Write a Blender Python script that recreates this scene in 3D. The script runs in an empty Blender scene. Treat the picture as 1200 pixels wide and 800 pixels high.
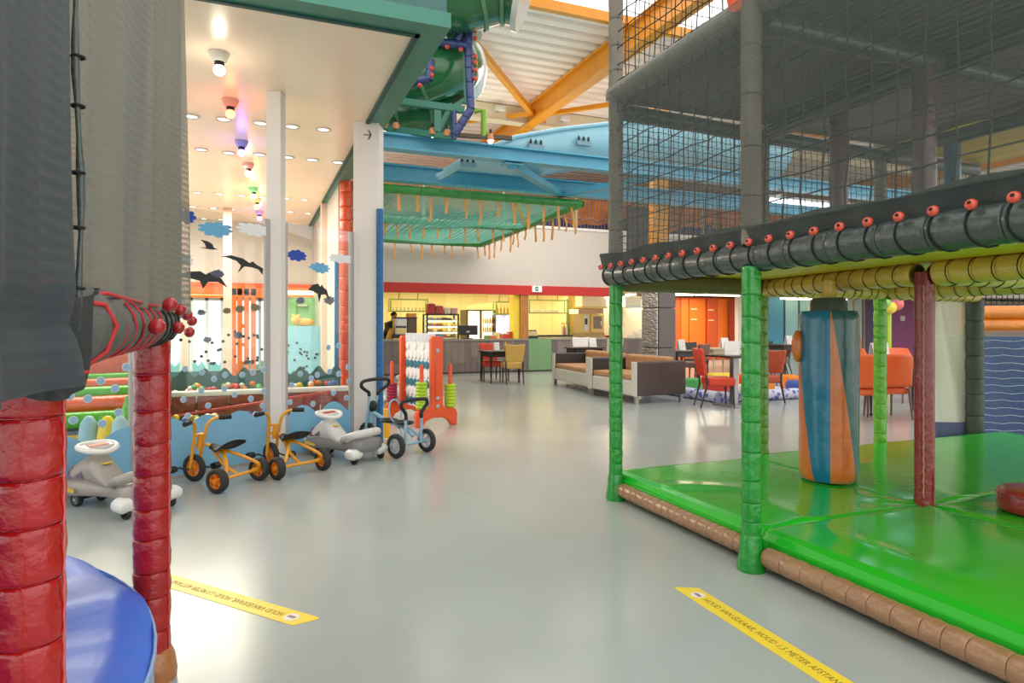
import bpy, bmesh, math, random
from mathutils import Vector, Matrix, Quaternion
random.seed(7)
scene = bpy.context.scene
C = scene.collection

# ---------------------------------------------------------------- camera
# The hall is axis aligned: x runs along the bar, y runs away from the viewer.
FPX, EYE, HORIZON = 751.0, 1.35, 382.0
YAW = math.atan(303 / 751.0)
SN, CS = math.sin(YAW), math.cos(YAW)
cam = bpy.data.cameras.new('camera'); cam_o = bpy.data.objects.new('camera', cam); C.objects.link(cam_o)
cam.sensor_width = 36; cam.lens = 36 * FPX / 1200.0
cam.shift_y = -(400 - HORIZON) / 1200.0
cam.clip_start = .02; cam.clip_end = 200
cam_o.location = (0, 0, EYE); cam_o.rotation_euler = (math.pi / 2, 0, -YAW)
scene.camera = cam_o

# ---------------------------------------------------------------- world, lights, exposure
vs = scene.view_settings
vs.view_transform = 'Standard'; vs.look = 'None'; vs.exposure = 0.75; vs.gamma = 1; vs.use_curve_mapping = False
world = bpy.data.worlds.new('overcast_sky'); scene.world = world; world.use_nodes = True
bg = world.node_tree.nodes['Background']
bg.inputs[0].default_value = (1.0, .985, .96, 1); bg.inputs[1].default_value = 1.15

def area(name, loc, sx, sy, power, col=(1, 1, 1), rot=(0, 0, 0)):
    l = bpy.data.lights.new(name, 'AREA'); l.shape = 'RECTANGLE'; l.size = sx; l.size_y = sy; l.energy = power; l.color = col
    o = bpy.data.objects.new(name, l); C.objects.link(o); o.location = loc; o.rotation_euler = rot
    return o
# unseen area lights added over the kitchen, eating corner, ball room and hall
area('kitchen_light', (6.4, 18.9, 2.62), 6.5, 1.2, 105, (1, .89, .57))
area('eating_corner_light', (13.5, 19.6, 2.46), 6.0, 1.6, 170, (1, .90, .72))  # covers the strip lights built below
area('ball_room_light', (-1.6, 11.5, 3.66), 3.0, 4.5, 310, (1, .88, .74))  # unseen panel adding light beyond the small recessed spots
area('hall_fill', (6.5, 13.6, 6.3), 6.0, 4.5, 215, (1, .95, .90))  # unseen fill added under the roof, no fitting stands here
area('roof_fill', (6.4, 14.2, 5.2), 5.0, 3.0, 30, (1, .88, .76), (math.pi, 0, 0))  # unseen upward fill added to brighten the roof

# ---------------------------------------------------------------- layout helpers: where a sight line meets a real surface
def WD(px, py, d):
    u = (px - 600) / FPX * d
    return Vector((SN * d + CS * u, CS * d - SN * u, EYE - (py - HORIZON) / FPX * d))
def FL(px, py, z=0.0):
    return WD(px, py, (EYE - z) * FPX / (py - HORIZON))
def ONY(px, py, Y):
    return WD(px, py, Y / (CS - SN * (px - 600) / FPX))
def ONX(px, py, X):
    return WD(px, py, X / (SN + CS * (px - 600) / FPX))

# ---------------------------------------------------------------- mesh builder
class MB:
    def __init__(s): s.v = []; s.f = []
    def add(s, vs, fs):
        n = len(s.v); s.v += [Vector(v) for v in vs]; s.f += [tuple(i + n for i in f) for f in fs]; return s
    def bx(s, x0, x1, y0, y1, z0, z1):
        return s.add([(x0,y0,z0),(x1,y0,z0),(x1,y1,z0),(x0,y1,z0),(x0,y0,z1),(x1,y0,z1),(x1,y1,z1),(x0,y1,z1)],
                     [(0,3,2,1),(4,5,6,7),(0,1,5,4),(1,2,6,5),(2,3,7,6),(3,0,4,7)])
    def box(s, c, size, rz=0.0):
        m = MB().bx(-size[0]/2, size[0]/2, -size[1]/2, size[1]/2, -size[2]/2, size[2]/2)
        return s.join(m, Matrix.Translation(Vector(c)) @ Matrix.Rotation(rz, 4, 'Z'))
    def join(s, m, M=None):
        return s.add([(M @ v) if M else v for v in m.v], m.f)
    def bar(s, a, b, w, h):
        a, b = Vector(a), Vector(b); L = (b - a).length
        m = MB().bx(-w/2, w/2, -h/2, h/2, 0, L)
        return s.join(m, Matrix.Translation(a) @ (b - a).to_track_quat('Z', 'Y').to_matrix().to_4x4())
    def tube(s, path, r, n=8, caps=True, closed=False):
        path = [Vector(p) for p in path]; N = len(path)
        rs = r if isinstance(r, (list, tuple)) else [r] * N
        vs, fs = [], []
        prev = None
        for i, p in enumerate(path):
            if closed: t = path[(i + 1) % N] - path[i - 1]
            else: t = path[min(i + 1, N - 1)] - path[max(i - 1, 0)]
            t.normalize()
            if prev is None:
                u = t.orthogonal().normalized()
            else:
                u = (prev - t * prev.dot(t))
                u = u.normalized() if u.length > 1e-6 else t.orthogonal().normalized()
            prev = u; w = t.cross(u)
            for k in range(n):
                a = 2 * math.pi * k / n
                vs.append(p + (u * math.cos(a) + w * math.sin(a)) * rs[i])
        for i in range(N if closed else N - 1):
            j = (i + 1) % N
            for k in range(n):
                l = (k + 1) % n
                fs.append((i*n+k, i*n+l, j*n+l, j*n+k))
        if caps and not closed:
            fs.append(tuple(range(n - 1, -1, -1))); fs.append(tuple((N-1)*n + k for k in range(n)))
        return s.add(vs, fs)
    def lathe(s, prof, n=16, M=None, caps=True):
        vs, fs = [], []
        for r, z in prof:
            for k in range(n):
                a = 2 * math.pi * k / n; vs.append(Vector((r * math.cos(a), r * math.sin(a), z)))
        for i in range(len(prof) - 1):
            for k in range(n):
                l = (k + 1) % n; fs.append((i*n+k, i*n+l, (i+1)*n+l, (i+1)*n+k))
        if caps:
            fs.append(tuple(range(n - 1, -1, -1))); fs.append(tuple((len(prof)-1)*n + k for k in range(n)))
        if M: vs = [M @ v for v in vs]
        return s.add(vs, fs)
    def sphere(s, c, r, n=12, m=8, sc=(1, 1, 1)):
        c = Vector(c); vs = [c + Vector((0, 0, r * sc[2]))]; fs = []
        for i in range(1, m):
            t = math.pi * i / m
            for k in range(n):
                a = 2 * math.pi * k / n
                vs.append(c + Vector((r*sc[0]*math.sin(t)*math.cos(a), r*sc[1]*math.sin(t)*math.sin(a), r*sc[2]*math.cos(t))))
        vs.append(c - Vector((0, 0, r * sc[2]))); e = len(vs) - 1
        for k in range(n):
            l = (k + 1) % n; fs.append((0, 1 + k, 1 + l)); fs.append((e, 1 + (m-2)*n + l, 1 + (m-2)*n + k))
            for i in range(m - 2): fs.append((1+i*n+k, 1+(i+1)*n+k, 1+(i+1)*n+l, 1+i*n+l))
        return s.add(vs, fs)
    def prism(s, pts, t, M=None):
        n = len(pts); vs = [Vector((p[0], p[1], 0)) for p in pts] + [Vector((p[0], p[1], t)) for p in pts]
        fs = [tuple(range(n - 1, -1, -1)), tuple(range(n, 2 * n))] + [(i, (i+1) % n, n + (i+1) % n, n + i) for i in range(n)]
        if M: vs = [M @ v for v in vs]
        return s.add(vs, fs)
    def grid(s, fn, nu, nv):
        vs = [Vector(fn(i / nu, j / nv)) for j in range(nv + 1) for i in range(nu + 1)]
        fs = [(j*(nu+1)+i, j*(nu+1)+i+1, (j+1)*(nu+1)+i+1, (j+1)*(nu+1)+i) for j in range(nv) for i in range(nu)]
        return s.add(vs, fs)
    def loft(s, rings, caps=True):
        n = len(rings[0]); vs = [v for r in rings for v in r]; fs = []
        for i in range(len(rings) - 1):
            for k in range(n):
                l = (k + 1) % n; fs.append((i*n+k, i*n+l, (i+1)*n+l, (i+1)*n+k))
        if caps:
            fs.append(tuple(range(n - 1, -1, -1))); fs.append(tuple((len(rings)-1)*n + k for k in range(n)))
        return s.add(vs, fs)

def frame(o, u, v):
    """matrix whose local x, y run along u, v at origin o"""
    u = Vector(u).normalized(); v = Vector(v); v = (v - u * v.dot(u)).normalized(); n = u.cross(v)
    return Matrix(((u.x, v.x, n.x, o[0]), (u.y, v.y, n.y, o[1]), (u.z, v.z, n.z, o[2]), (0, 0, 0, 1)))
def org(o):
    p = Vector((0, 0, 0))
    while o is not None: p += o.location; o = o.parent
    return p
def mesh(name, mb, mat, smooth=0, off=None):
    me = bpy.data.meshes.new(name)
    vs = mb.v if off is None else [v - off for v in mb.v]
    me.from_pydata([tuple(v) for v in vs], [], mb.f)
    b = bmesh.new(); b.from_mesh(me); bmesh.ops.recalc_face_normals(b, faces=b.faces); b.to_mesh(me); b.free()
    if mat: me.materials.append(mat)
    if smooth:
        me.polygons.foreach_set('use_smooth', [True] * len(me.polygons)); me.set_sharp_from_angle(angle=math.radians(smooth))
    return me
def link(name, me, parent=None, loc=(0, 0, 0), rot=None):
    o = bpy.data.objects.new(name, me); C.objects.link(o); o.location = loc
    if parent is not None: o.parent = parent
    if rot is not None:
        o.rotation_mode = 'QUATERNION'; o.rotation_quaternion = rot
    return o
def obj(name, mb, mat, parent=None, smooth=0, bevel=0, local=False, seg=2):
    """a mesh object from world coordinates (or, with local, from the parent's own)"""
    off = None
    if not local: off = org(parent)
    loc = (0, 0, 0)
    if parent is None:
        n = max(1, len(mb.v)); cx = sum(v.x for v in mb.v)/n; cy = sum(v.y for v in mb.v)/n; cz = min(v.z for v in mb.v)
        loc = Vector((cx, cy, cz)); off = loc
    o = link(name, mesh(name, mb, mat, smooth, off), parent, loc)
    if bevel:
        m = o.modifiers.new('bevel', 'BEVEL'); m.width = bevel; m.segments = seg; m.limit_method = 'ANGLE'; m.angle_limit = math.radians(35)
    return o
def tag(o, label, cat, group=None, kind=None):
    o['label'] = label; o['category'] = cat
    if group: o['group'] = group
    if kind: o['kind'] = kind
    return o
def thing(name, label, cat, loc=(0, 0, 0), rz=0.0, group=None):
    o = bpy.data.objects.new(name, None); C.objects.link(o); o.location = loc; o.rotation_euler = (0, 0, rz); o.empty_display_size = .1
    return tag(o, label, cat, group)
def struct(name, mb, mat, parent=None, smooth=0, bevel=0):
    o = obj(name, mb, mat, parent, smooth, bevel)
    if parent is None: o['kind'] = 'structure'
    return o
def kids(o): return [c for c in bpy.data.objects if c.parent == o]
def dup(root, loc, rz, label, scale=None):
    def rec(o, par):
        c = o.copy(); C.objects.link(c)
        if par is not None: c.parent = par
        for k in list(o.children): rec(k, c)
        return c
    r = rec(root, None); r.location = loc; r.rotation_euler = (0, 0, rz); r['label'] = label
    if scale: r.scale = scale
    return r

# ---------------------------------------------------------------- materials
def lin(c):
    return tuple(((x/255)/12.92 if x/255 <= .04045 else ((x/255+.055)/1.055)**2.4) for x in c)
MATS = {}
def mat(name, rgb, rough=.5, metal=0.0, var=.0, vscale=6.0, bump=0.0, bscale=30.0, coat=0.0, spec=.5, alpha=1.0, emit=None, es=0.0, bdist=.01, stretch=None):
    if name in MATS: return MATS[name]
    m = bpy.data.materials.new(name); m.use_nodes = True; nt = m.node_tree; p = nt.nodes['Principled BSDF']
    col = lin(rgb)
    p.inputs['Base Color'].default_value = (*col, 1); p.inputs['Roughness'].default_value = rough; p.inputs['Metallic'].default_value = metal
    p.inputs['Specular IOR Level'].default_value = spec; p.inputs['Coat Weight'].default_value = coat; p.inputs['Coat Roughness'].default_value = .08
    p.inputs['Alpha'].default_value = alpha
    if emit: p.inputs['Emission Color'].default_value = (*lin(emit), 1); p.inputs['Emission Strength'].default_value = es
    if var or bump:
        tc = nt.nodes.new('ShaderNodeTexCoord'); co = tc.outputs['Object']
        if stretch:
            mp = nt.nodes.new('ShaderNodeMapping'); mp.inputs['Scale'].default_value = stretch; nt.links.new(co, mp.inputs[0]); co = mp.outputs[0]
    if var:
        n = nt.nodes.new('ShaderNodeTexNoise'); n.inputs['Scale'].default_value = vscale; n.inputs['Detail'].default_value = 4
        nt.links.new(co, n.inputs['Vector'])
        r = nt.nodes.new('ShaderNodeMapRange'); r.inputs[1].default_value = .3; r.inputs[2].default_value = .7; r.inputs[3].default_value = 1 - var; r.inputs[4].default_value = 1 + var
        nt.links.new(n.outputs[0], r.inputs[0])
        mx = nt.nodes.new('ShaderNodeVectorMath'); mx.operation = 'SCALE'; mx.inputs[0].default_value = col
        nt.links.new(r.outputs[0], mx.inputs['Scale']); nt.links.new(mx.outputs[0], p.inputs['Base Color'])
    if bump:
        n2 = nt.nodes.new('ShaderNodeTexNoise'); n2.inputs['Scale'].default_value = bscale; n2.inputs['Detail'].default_value = 3
        nt.links.new(co, n2.inputs['Vector'])
        b = nt.nodes.new('ShaderNodeBump'); b.inputs['Strength'].default_value = bump; b.inputs['Distance'].default_value = bdist
        nt.links.new(n2.outputs[0], b.inputs['Height']); nt.links.new(b.outputs[0], p.inputs['Normal'])
    MATS[name] = m
    return m
def vinyl(name, rgb, rough=.20, bump=.5, bscale=22): return mat(name, rgb, rough, var=.10, vscale=5, bump=bump, bscale=bscale, coat=.35, bdist=.02)
def cloth_mesh(name, rgb, alpha, freq=260):
    """woven see-through mesh fabric: fine weave lines drive how much shows through"""
    if name in MATS: return MATS[name]
    m = bpy.data.materials.new(name); m.use_nodes = True; nt = m.node_tree; p = nt.nodes['Principled BSDF']
    p.inputs['Base Color'].default_value = (*lin(rgb), 1); p.inputs['Roughness'].default_value = .55; p.inputs['Specular IOR Level'].default_value = .3
    tc = nt.nodes.new('ShaderNodeTexCoord'); w = nt.nodes.new('ShaderNodeTexWave'); w.bands_direction = 'Z'; w.inputs['Scale'].default_value = freq / 20; w.inputs['Distortion'].default_value = 1.5; w.inputs['Detail'].default_value = 1
    nt.links.new(tc.outputs['Object'], w.inputs['Vector'])
    n = nt.nodes.new('ShaderNodeTexNoise'); n.inputs['Scale'].default_value = 2.2; nt.links.new(tc.outputs['Object'], n.inputs['Vector'])
    a = nt.nodes.new('ShaderNodeMath'); a.operation = 'MULTIPLY_ADD'; a.inputs[1].default_value = .14; a.inputs[2].default_value = alpha - .12
    nt.links.new(w.outputs['Fac'], a.inputs[0])
    b = nt.nodes.new('ShaderNodeMath'); b.operation = 'MULTIPLY_ADD'; b.inputs[1].default_value = .12; nt.links.new(n.outputs[0], b.inputs[0]); nt.links.new(a.outputs[0], b.inputs[2])
    nt.links.new(b.outputs[0], p.inputs['Alpha'])
    MATS[name] = m
    return m
def glass_mat(name, tint=(.93, .97, .96), refl=.06):
    m = bpy.data.materials.new(name); m.use_nodes = True; nt = m.node_tree; nt.nodes.clear()
    o = nt.nodes.new('ShaderNodeOutputMaterial'); t = nt.nodes.new('ShaderNodeBsdfTransparent'); t.inputs[0].default_value = (*tint, 1)
    g = nt.nodes.new('ShaderNodeBsdfGlossy'); g.inputs['Roughness'].default_value = .02
    lw = nt.nodes.new('ShaderNodeFresnel'); lw.inputs[0].default_value = 1.45
    mx = nt.nodes.new('ShaderNodeMixShader'); nt.links.new(lw.outputs[0], mx.inputs[0]); nt.links.new(t.outputs[0], mx.inputs[1]); nt.links.new(g.outputs[0], mx.inputs[2])
    nt.links.new(mx.outputs[0], o.inputs[0]); MATS[name] = m
    return m

M_floor = mat('grey_vinyl_floor', (170, 176, 172), .20, var=.05, vscale=1.2, bump=.05, bscale=60, spec=.45, bdist=.003)
M_white = mat('white_paint', (236, 230, 224), .45, var=.02)
M_ceil = mat('cream_gloss_ceiling', (252, 230, 204), .28, var=.03, vscale=2, bump=.04, bscale=4)
M_beige = mat('beige_wall', (210, 202, 193), .6, var=.02, vscale=1)
M_teal = mat('teal_steel', (62, 132, 112), .35, var=.08, vscale=3)
M_tealdark = mat('dark_teal_steel', (58, 104, 98), .4, var=.10, vscale=3)
M_red = mat('red_fascia', (200, 36, 22), .4, var=.04)
M_orange_steel = mat('orange_steel', (226, 148, 34), .4, var=.07, vscale=4)
M_blue_steel = mat('blue_steel', (86, 168, 198), .35, var=.07, vscale=3)
M_deck = mat('white_roof_sheet', (248, 232, 224), .45, var=.04, vscale=2)
M_counterwood = mat('grey_brown_plank', (128, 114, 108), .5, var=.22, vscale=3, stretch=(6, 6, .6))
M_green_pad = vinyl('green_vinyl', (18, 142, 42))
M_mat_green = mat('green_mat_vinyl', (30, 186, 40), .16, var=.03, vscale=1.5, bump=.14, bscale=1.6, coat=.2, bdist=.05)
M_brown_pad = vinyl('brown_vinyl', (158, 118, 84), .3)
M_dark_pad = vinyl('dark_green_black_vinyl', (66, 76, 71), .38)
M_red_pad = vinyl('red_vinyl', (172, 16, 22), .2)
M_darkred_pad = vinyl('dark_red_vinyl', (140, 34, 32), .25)
M_mustard = vinyl('mustard_vinyl', (224, 184, 84), .32)
M_yellow_under = mat('yellow_board', (232, 200, 44), .45, var=.05)
M_orange_pad = vinyl('orange_red_vinyl', (214, 74, 24), .25)
M_blue_pad = vinyl('indigo_vinyl', (58, 72, 128), .35)
M_blue_disc = mat('blue_vinyl', (50, 108, 222), .42, var=.06, vscale=3, bump=.3, bscale=4, coat=.05, bdist=.03)
M_bag_blue = vinyl('bag_blue_vinyl', (22, 112, 150), .25, .5, 8)
M_bag_teal = vinyl('bag_teal_vinyl', (42, 92, 96), .25, .5, 8)
M_bag_orange = vinyl('bag_orange_vinyl', (216, 112, 48), .25, .5, 8)
M_black = mat('black_rubber', (26, 26, 27), .55)
M_blackmetal = mat('black_metal', (28, 27, 28), .4)
M_darkwood = mat('dark_wood', (58, 48, 44), .4, var=.2, vscale=4, stretch=(1, 8, 8))
M_steel = mat('brushed_steel', (176, 176, 174), .3, metal=.9)
M_chrome = mat('chrome', (205, 205, 205), .15, metal=1)
M_cord_black = mat('black_cord', (20, 22, 22), .7)
M_cord_red = mat('red_cord', (196, 40, 44), .6)
M_bead = mat('red_bead', (214, 84, 62), .3, coat=.3)
M_bead_red = mat('deep_red_bead', (172, 30, 34), .25, coat=.3)
M_hole = mat('bead_hole', (24, 10, 10), .8)
# ================================================================ STRUCTURE
struct('floor', MB().bx(-9, 39, -9, 16.0, -.1, 0).bx(1.3, 39, 16.0, 24.8, -.1, 0), M_floor)
CZ = 3.71
# low ceiling over the ball room, with its teal steel edge
struct('ceiling', MB().bx(-9, 1.24, 5.05, 16.1, CZ, CZ + .06), M_ceil)
edge = struct('trim_1', MB().bx(-9, 1.44, 4.85, 5.05, CZ - .02, CZ + .10).bx(1.24, 1.44, 5.05, 16.1, CZ - .02, CZ + .10), M_teal)
struct('trim_2', MB().bx(-9, 1.42, 4.90, 4.96, CZ + .10, CZ + 1.2).bx(1.36, 1.42, 4.96, 16.1, CZ + .10, CZ + 1.2), M_tealdark)
struct('trim_3', MB().bx(-9, 1.24, 5.05, 5.09, CZ - .035, CZ).bx(1.20, 1.24, 5.05, 16, CZ - .035, CZ), mat('dark_joint', (40, 84, 78), .6))
# roof over the hall: trapezoidal sheet seen from below
RZ = 7.0
def roof():
    m = MB(); y = 10.4; prof = []
    while y < 25:
        prof += [(y, 0), (y + .17, 0), (y + .20, .07), (y + .30, .07), (y + .33, 0)]; y += .34
    rings = []
    for x in (1.0, 38): rings.append([Vector((x, a, RZ + b)) for a, b in prof])
    n = len(prof)
    m.add(rings[0] + rings[1], [(i, i + 1, n + i + 1, n + i) for i in range(n - 1)])
    m.bx(1.0, 38, 10.4, 25, RZ + .075, RZ + .16)
    return m
struct('ceiling.001', roof(), M_deck)
# skylight glazing bars over the open (glazed) bay nearest the viewer
rb = struct('roof_beam', MB().bx(-10, 38, 10.28, 10.40, RZ - .04, RZ + .14), M_orange_steel)
for y in (7.6, 5.0, 2.4):
    struct('roof_beam', MB().bx(-10, 38, y - .05, y + .05, RZ + .15, RZ + .30), M_white)
for i in range(-3, 14):
    struct('roof_beam', MB().bx(i * 2.4 - .03, i * 2.4 + .03, 1, 10.2, RZ + .2, RZ + .28), M_white)
# orange rafter running away from the viewer, made as an I section with a notched top flange
def rafter(x, y0, y1, name='roof_beam'):
    m = MB()
    m.bx(x - .13, x + .13, y0, y1, RZ - .52, RZ - .47); m.bx(x - .03, x + .03, y0, y1, RZ - .47, RZ - .06); m.bx(x - .13, x + .13, y0, y1, RZ - .06, RZ - .01)
    return struct(name, m, M_orange_steel)
for x in (6.6, 14.4, 22.2): rafter(x, 1.0, 25)
def brace(a, b, w=.12): struct('roof_brace', MB().bar(a, b, w, w), M_orange_steel)
for x in (6.6, 14.4):
    for dx, dy in ((-2.6, -3.0), (2.6, 3.0)): brace((x + dx * .03, 14.8, RZ - .28), (x + dx, 14.8 + dy, RZ - .2), .13)
    for dx, dy in ((-4.6, 4.2), (4.6, -4.6)): brace((x + dx * .03, 14.8, RZ - .30), (x + dx, 14.8 + dy, RZ - .25), .10)
struct('roof_purlin', MB().bx(1.0, 38, 15.2, 15.35, RZ - .42, RZ - .02).bx(1.0, 38, 15.14, 15.42, RZ - .45, RZ - .42), mat('sand_steel', (222, 206, 178), .5))
# far wall of the hall, and an olive panel with a brick-red rail above the mezzanine
struct('wall_back', MB().bx(1.42, 38, 24.6, 24.8, 0, RZ), mat('orange_lit_wall', (226, 190, 160), .6, var=.05))  # dim orange lighting is put into the wall's peach colour
struct('wall_back_panel', MB().bx(1.42, 38, 22.4, 22.5, 4.6, 6.05), mat('olive_wall', (112, 108, 84), .6, var=.08))
struct('trim_4', MB().bx(1.42, 38, 22.2, 22.4, 6.05, 6.3), mat('brick_red_steel', (168, 84, 48), .5))
struct('trim_5', MB().bx(1.42, 38, 22.25, 22.38, 5.55, 5.68), mat('brick_red_steel', (168, 84, 48), .5))
# mezzanine: beige front above the bar, red fascia below it, floor slab
WY = 17.5
struct('wall_mezzanine', MB().bx(1.42, 38, WY, WY + .2, 2.55, 4.28), M_beige)
struct('ceiling.002', MB().bx(1.42, 38, WY + .2, 24.6, 2.70, 2.9), mat('lit_ceiling', (240, 228, 196), .6))
struct('trim_6', MB().bx(1.42, 10.75, WY - .06, WY + .2, 2.28, 2.55), M_red)
struct('trim_7', MB().bx(1.42, 38, WY - .03, WY + .25, 4.28, 4.36), M_white)
# low wall between ball room and kitchen (behind the white column)
struct('wall_left', MB().bx(1.30, 1.42, 10.9, 24.6, 0, CZ), M_beige)
struct('wall_kitchen', MB().bx(1.9, 10.9, 20.6, 20.75, 0, 2.7), mat('cream_yellow_wall', (246, 226, 150), .6, var=.03))
# columns
def column(name, p, w, d, rz, h, m, bev=.006):
    return struct(name, MB().box((p[0], p[1], h / 2), (w, d, h), rz), m, bevel=bev)
GA = math.atan2(1.62, 2.55)          # the glass front stands at an angle to the hall
GD = Vector((math.cos(GA), math.sin(GA), 0)); GN = Vector((math.sin(GA), -math.cos(GA), 0))
G0 = Vector((-1.35, 5.93, 0))
def gx(px, off=0.0):
    """distance along the glass front where the sight line through px meets it"""
    k = Vector((SN + CS * (px - 600) / FPX, CS - SN * (px - 600) / FPX, 0)); q = G0 + GN * off
    return (q.x * k.y - k.x * q.y) / (k.x * GD.y - GD.x * k.y)
def gp(s, z=0.0, off=0.0): return G0 + GD * s + GN * off + Vector((0, 0, z))
s1 = gx(323.5); s2 = gx(432)
c1 = gp(s1); c2 = gp(s2)
column('column', c1, .145, .145, YAW * -1, CZ, M_white)
column('column', c2, .30, .24, -YAW, CZ, M_white)
# arrow mark near the top of the wide column
am = MB(); A = frame(c2 + Vector((CS * .0 - SN * .1225, -SN * .0 - CS * .1225, CZ - .16)), (CS, -SN, 0), (0, 0, 1))
for pts in ([(.02, .05), (.05, .0), (.058, .006), (.03, .055)], [(.05, .006), (.02, -.05), (.03, -.055), (.058, .0)], [(-.03, -.004), (.05, -.004), (.05, .004), (-.03, .004)]):
    am.prism(pts, .004, A)
struct('arrow_mark', am, M_blackmetal)
# ================================================================ GLASS FRONT of the ball room, with its stickers
M_glass = glass_mat('clear_glass')
M_film = mat('sky_blue_film', (128, 184, 216), .45, var=.03, vscale=2)
M_filmdark = mat('sea_green_film', (66, 112, 116), .5, var=.04)
M_cloudw = mat('white_sticker', (238, 238, 240), .5); M_cloudb = mat('light_blue_sticker', (104, 174, 214), .5); M_cloudd = mat('royal_blue_sticker', (24, 72, 170), .5)
M_bird = mat('black_sticker', (40, 46, 44), .5); M_dot = mat('grey_blue_sticker', (150, 186, 212), .5); M_dotrim = mat('dot_rim', (222, 230, 236), .5)
M_alu = mat('aluminium_frame', (178, 172, 170), .4, metal=.3)
GTOP = 2.42
def on_glass(px, py):
    s = gx(px); p = gp(s); d = SN * p.x + CS * p.y
    return s, EYE - (py - HORIZON) / FPX * d, d
def gframe(s, z, off=.012): return frame(gp(s, z, off), GD, (0, 0, 1))
BIRD = [(-1,.5),(-.55,.72),(0,.5),(.3,.12),(.45,.32),(.6,.05),(.95,-.3),(.92,-.95),(.72,-.45),(.4,-.28),(.05,-.25),(-.25,-.95),(-.1,-.2),(-.3,.22),(-.7,.45)]
BIRD2 = [(-1,.05),(-.6,.5),(-.1,.62),(.1,.35),(.25,.58),(.42,.3),(.7,.15),(1,-.75),(.6,-.25),(.2,-.3),(0,-.95),(-.12,-.25),(-.45,-.1)]
BIRD3 = [(-1,-.7),(-.2,-.6),(-.35,.2),(-.75,.95),(0,.75),(.4,.3),(.6,-.5),(1,-.75),(.3,-.95)]
def cloud_pts(seed, n=9):
    r = random.Random(seed); pts = []
    for i in range(n):
        a = 2 * math.pi * i / n; k = .8 + .2 * r.random()
        for j in range(3):
            b = a + (j - 1) * 2 * math.pi / n * .30
            kk = k * (1.0 if j == 1 else .92); pts.append((math.cos(b) * kk, math.sin(b) * kk * .9))
        b = a + math.pi / n; pts.append((math.cos(b) * .66, math.sin(b) * .62))
    return pts
def decal(name, parent, pts, px, py, w, h, m, off=.012):
    s, z, d = on_glass(px, py); k = d / FPX / 2
    cosf = abs(GD.x * CS - GD.y * SN)                      # foreshortening of the front as seen from the hall
    return obj(name, MB().prism([(p[0] * w * k / cosf, p[1] * h * k) for p in pts], .003, gframe(s, z, off)), m, parent)
def dot(parent, px, py, r=5.5):
    s, z, d = on_glass(px, py); rr = r * d / FPX
    circ = lambda q: [(q * math.cos(2*math.pi*i/14), q * math.sin(2*math.pi*i/14)) for i in range(14)]
    o = obj('dot_decal', MB().prism(circ(rr * 1.08), .003, gframe(s, z, .012)), M_dotrim, parent)
    obj('dot_centre', MB().prism(circ(rr * .92), .003, gframe(s, z, .0155)), M_dot, o)
def pane(idx, sa, sb):
    m = MB().prism([(sa, .02), (sb, .02), (sb, GTOP), (sa, GTOP)], .012, frame(gp(0, 0, 0), GD, (0, 0, 1)))
    o = struct('window_%d' % idx, m, M_glass)
    f = MB(); 
    for s in (sa, sb): f.join(MB().bx(s - .02, s + .02, -.02, .03, 0, GTOP), frame(gp(0), GD, -GN))
    f.join(MB().bx(sa, sb, -.02, .03, 0, .03), frame(gp(0), GD, -GN))
    obj('window_frame', f, M_alu, o)
    return o
def wave(parent, sa, sb, z0, amp, lam, ph):
    n = 40; pts = [(sa, .02)] + [(sb, .02)]
    for i in range(n, -1, -1):
        s = sa + (sb - sa) * i / n
        pts.append((s, z0 + amp * (abs(math.sin(math.pi * (s - ph) / lam)) ** 1.0) * 1.4))
    obj('wave_film', MB().prism(pts, .003, frame(gp(0, 0, .012), GD, (0, 0, 1))), M_film, parent)
sA, sB, sC, sD, sE, sF = gx(-60), gx(155), gx(163), gx(313), gx(334), gx(412)
w1 = pane(1, sA, sB); w2 = pane(2, sC, sD); w3 = pane(3, sE, sF)
struct('window_post', MB().join(MB().bx(sB, sC, -.03, .04, 0, GTOP + .05), frame(gp(0), GD, -GN)), M_white)
wave(w1, sA + .02, sB - .02, .37, .10, .52, gx(108)); wave(w2, sC + .02, sD - .02, .46, .055, .33, gx(220)); wave(w3, sE + .02, sF - .02, .40, .085, .40, gx(372))
for px, py in ((109,414),(147,430),(90,449),(117,446),(134,455),(81,464),(102,467),(138,483),(85,492),(119,496)): dot(w1, px, py, 4.6)
for px, py in ((214,468),(216,432),(236,436),(250,444),(263,439),(283,439),(295,436),(308,433),(235,458),(262,455),(274,462),(293,467),(308,458),(243,475),(307,475),(219,487)): dot(w2, px, py, 3.4)
for px, py in ((351,438),(371,439),(364,443),(341,451),(384,407),(385,435),(339,471),(366,473),(390,460),(396,438),(407,430),(408,447),(405,466),(396,405)): dot(w3, px, py, 3.2)
for i, (w, px, py, ww, hh, m) in enumerate(((w2,218,254,14,22,M_cloudd),(w2,252,269,30,22,M_cloudb),(w2,297,269,29,20,M_cloudw),(w2,212,304,20,20,M_cloudw),(w3,347,299,19,17,M_cloudd),(w3,374,314,19,15,M_cloudb),(w3,398,303,25,14,M_cloudw),(w2,254,321,12,13,mat('slate_sticker',(86,92,112),.5)))):
    decal('cloud_decal', w, cloud_pts(i, 8 + i % 3), px, py, ww, hh, m)
for w, pts, px, py, ww, hh in ((w2,BIRD,284,309,32,24),(w2,BIRD2,237,326,36,26),(w2,BIRD3,243,287,14,11),(w3,BIRD2,373,341,18,28)):
    decal('bird_decal', w, pts, px, py, ww, hh, M_bird)

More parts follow.
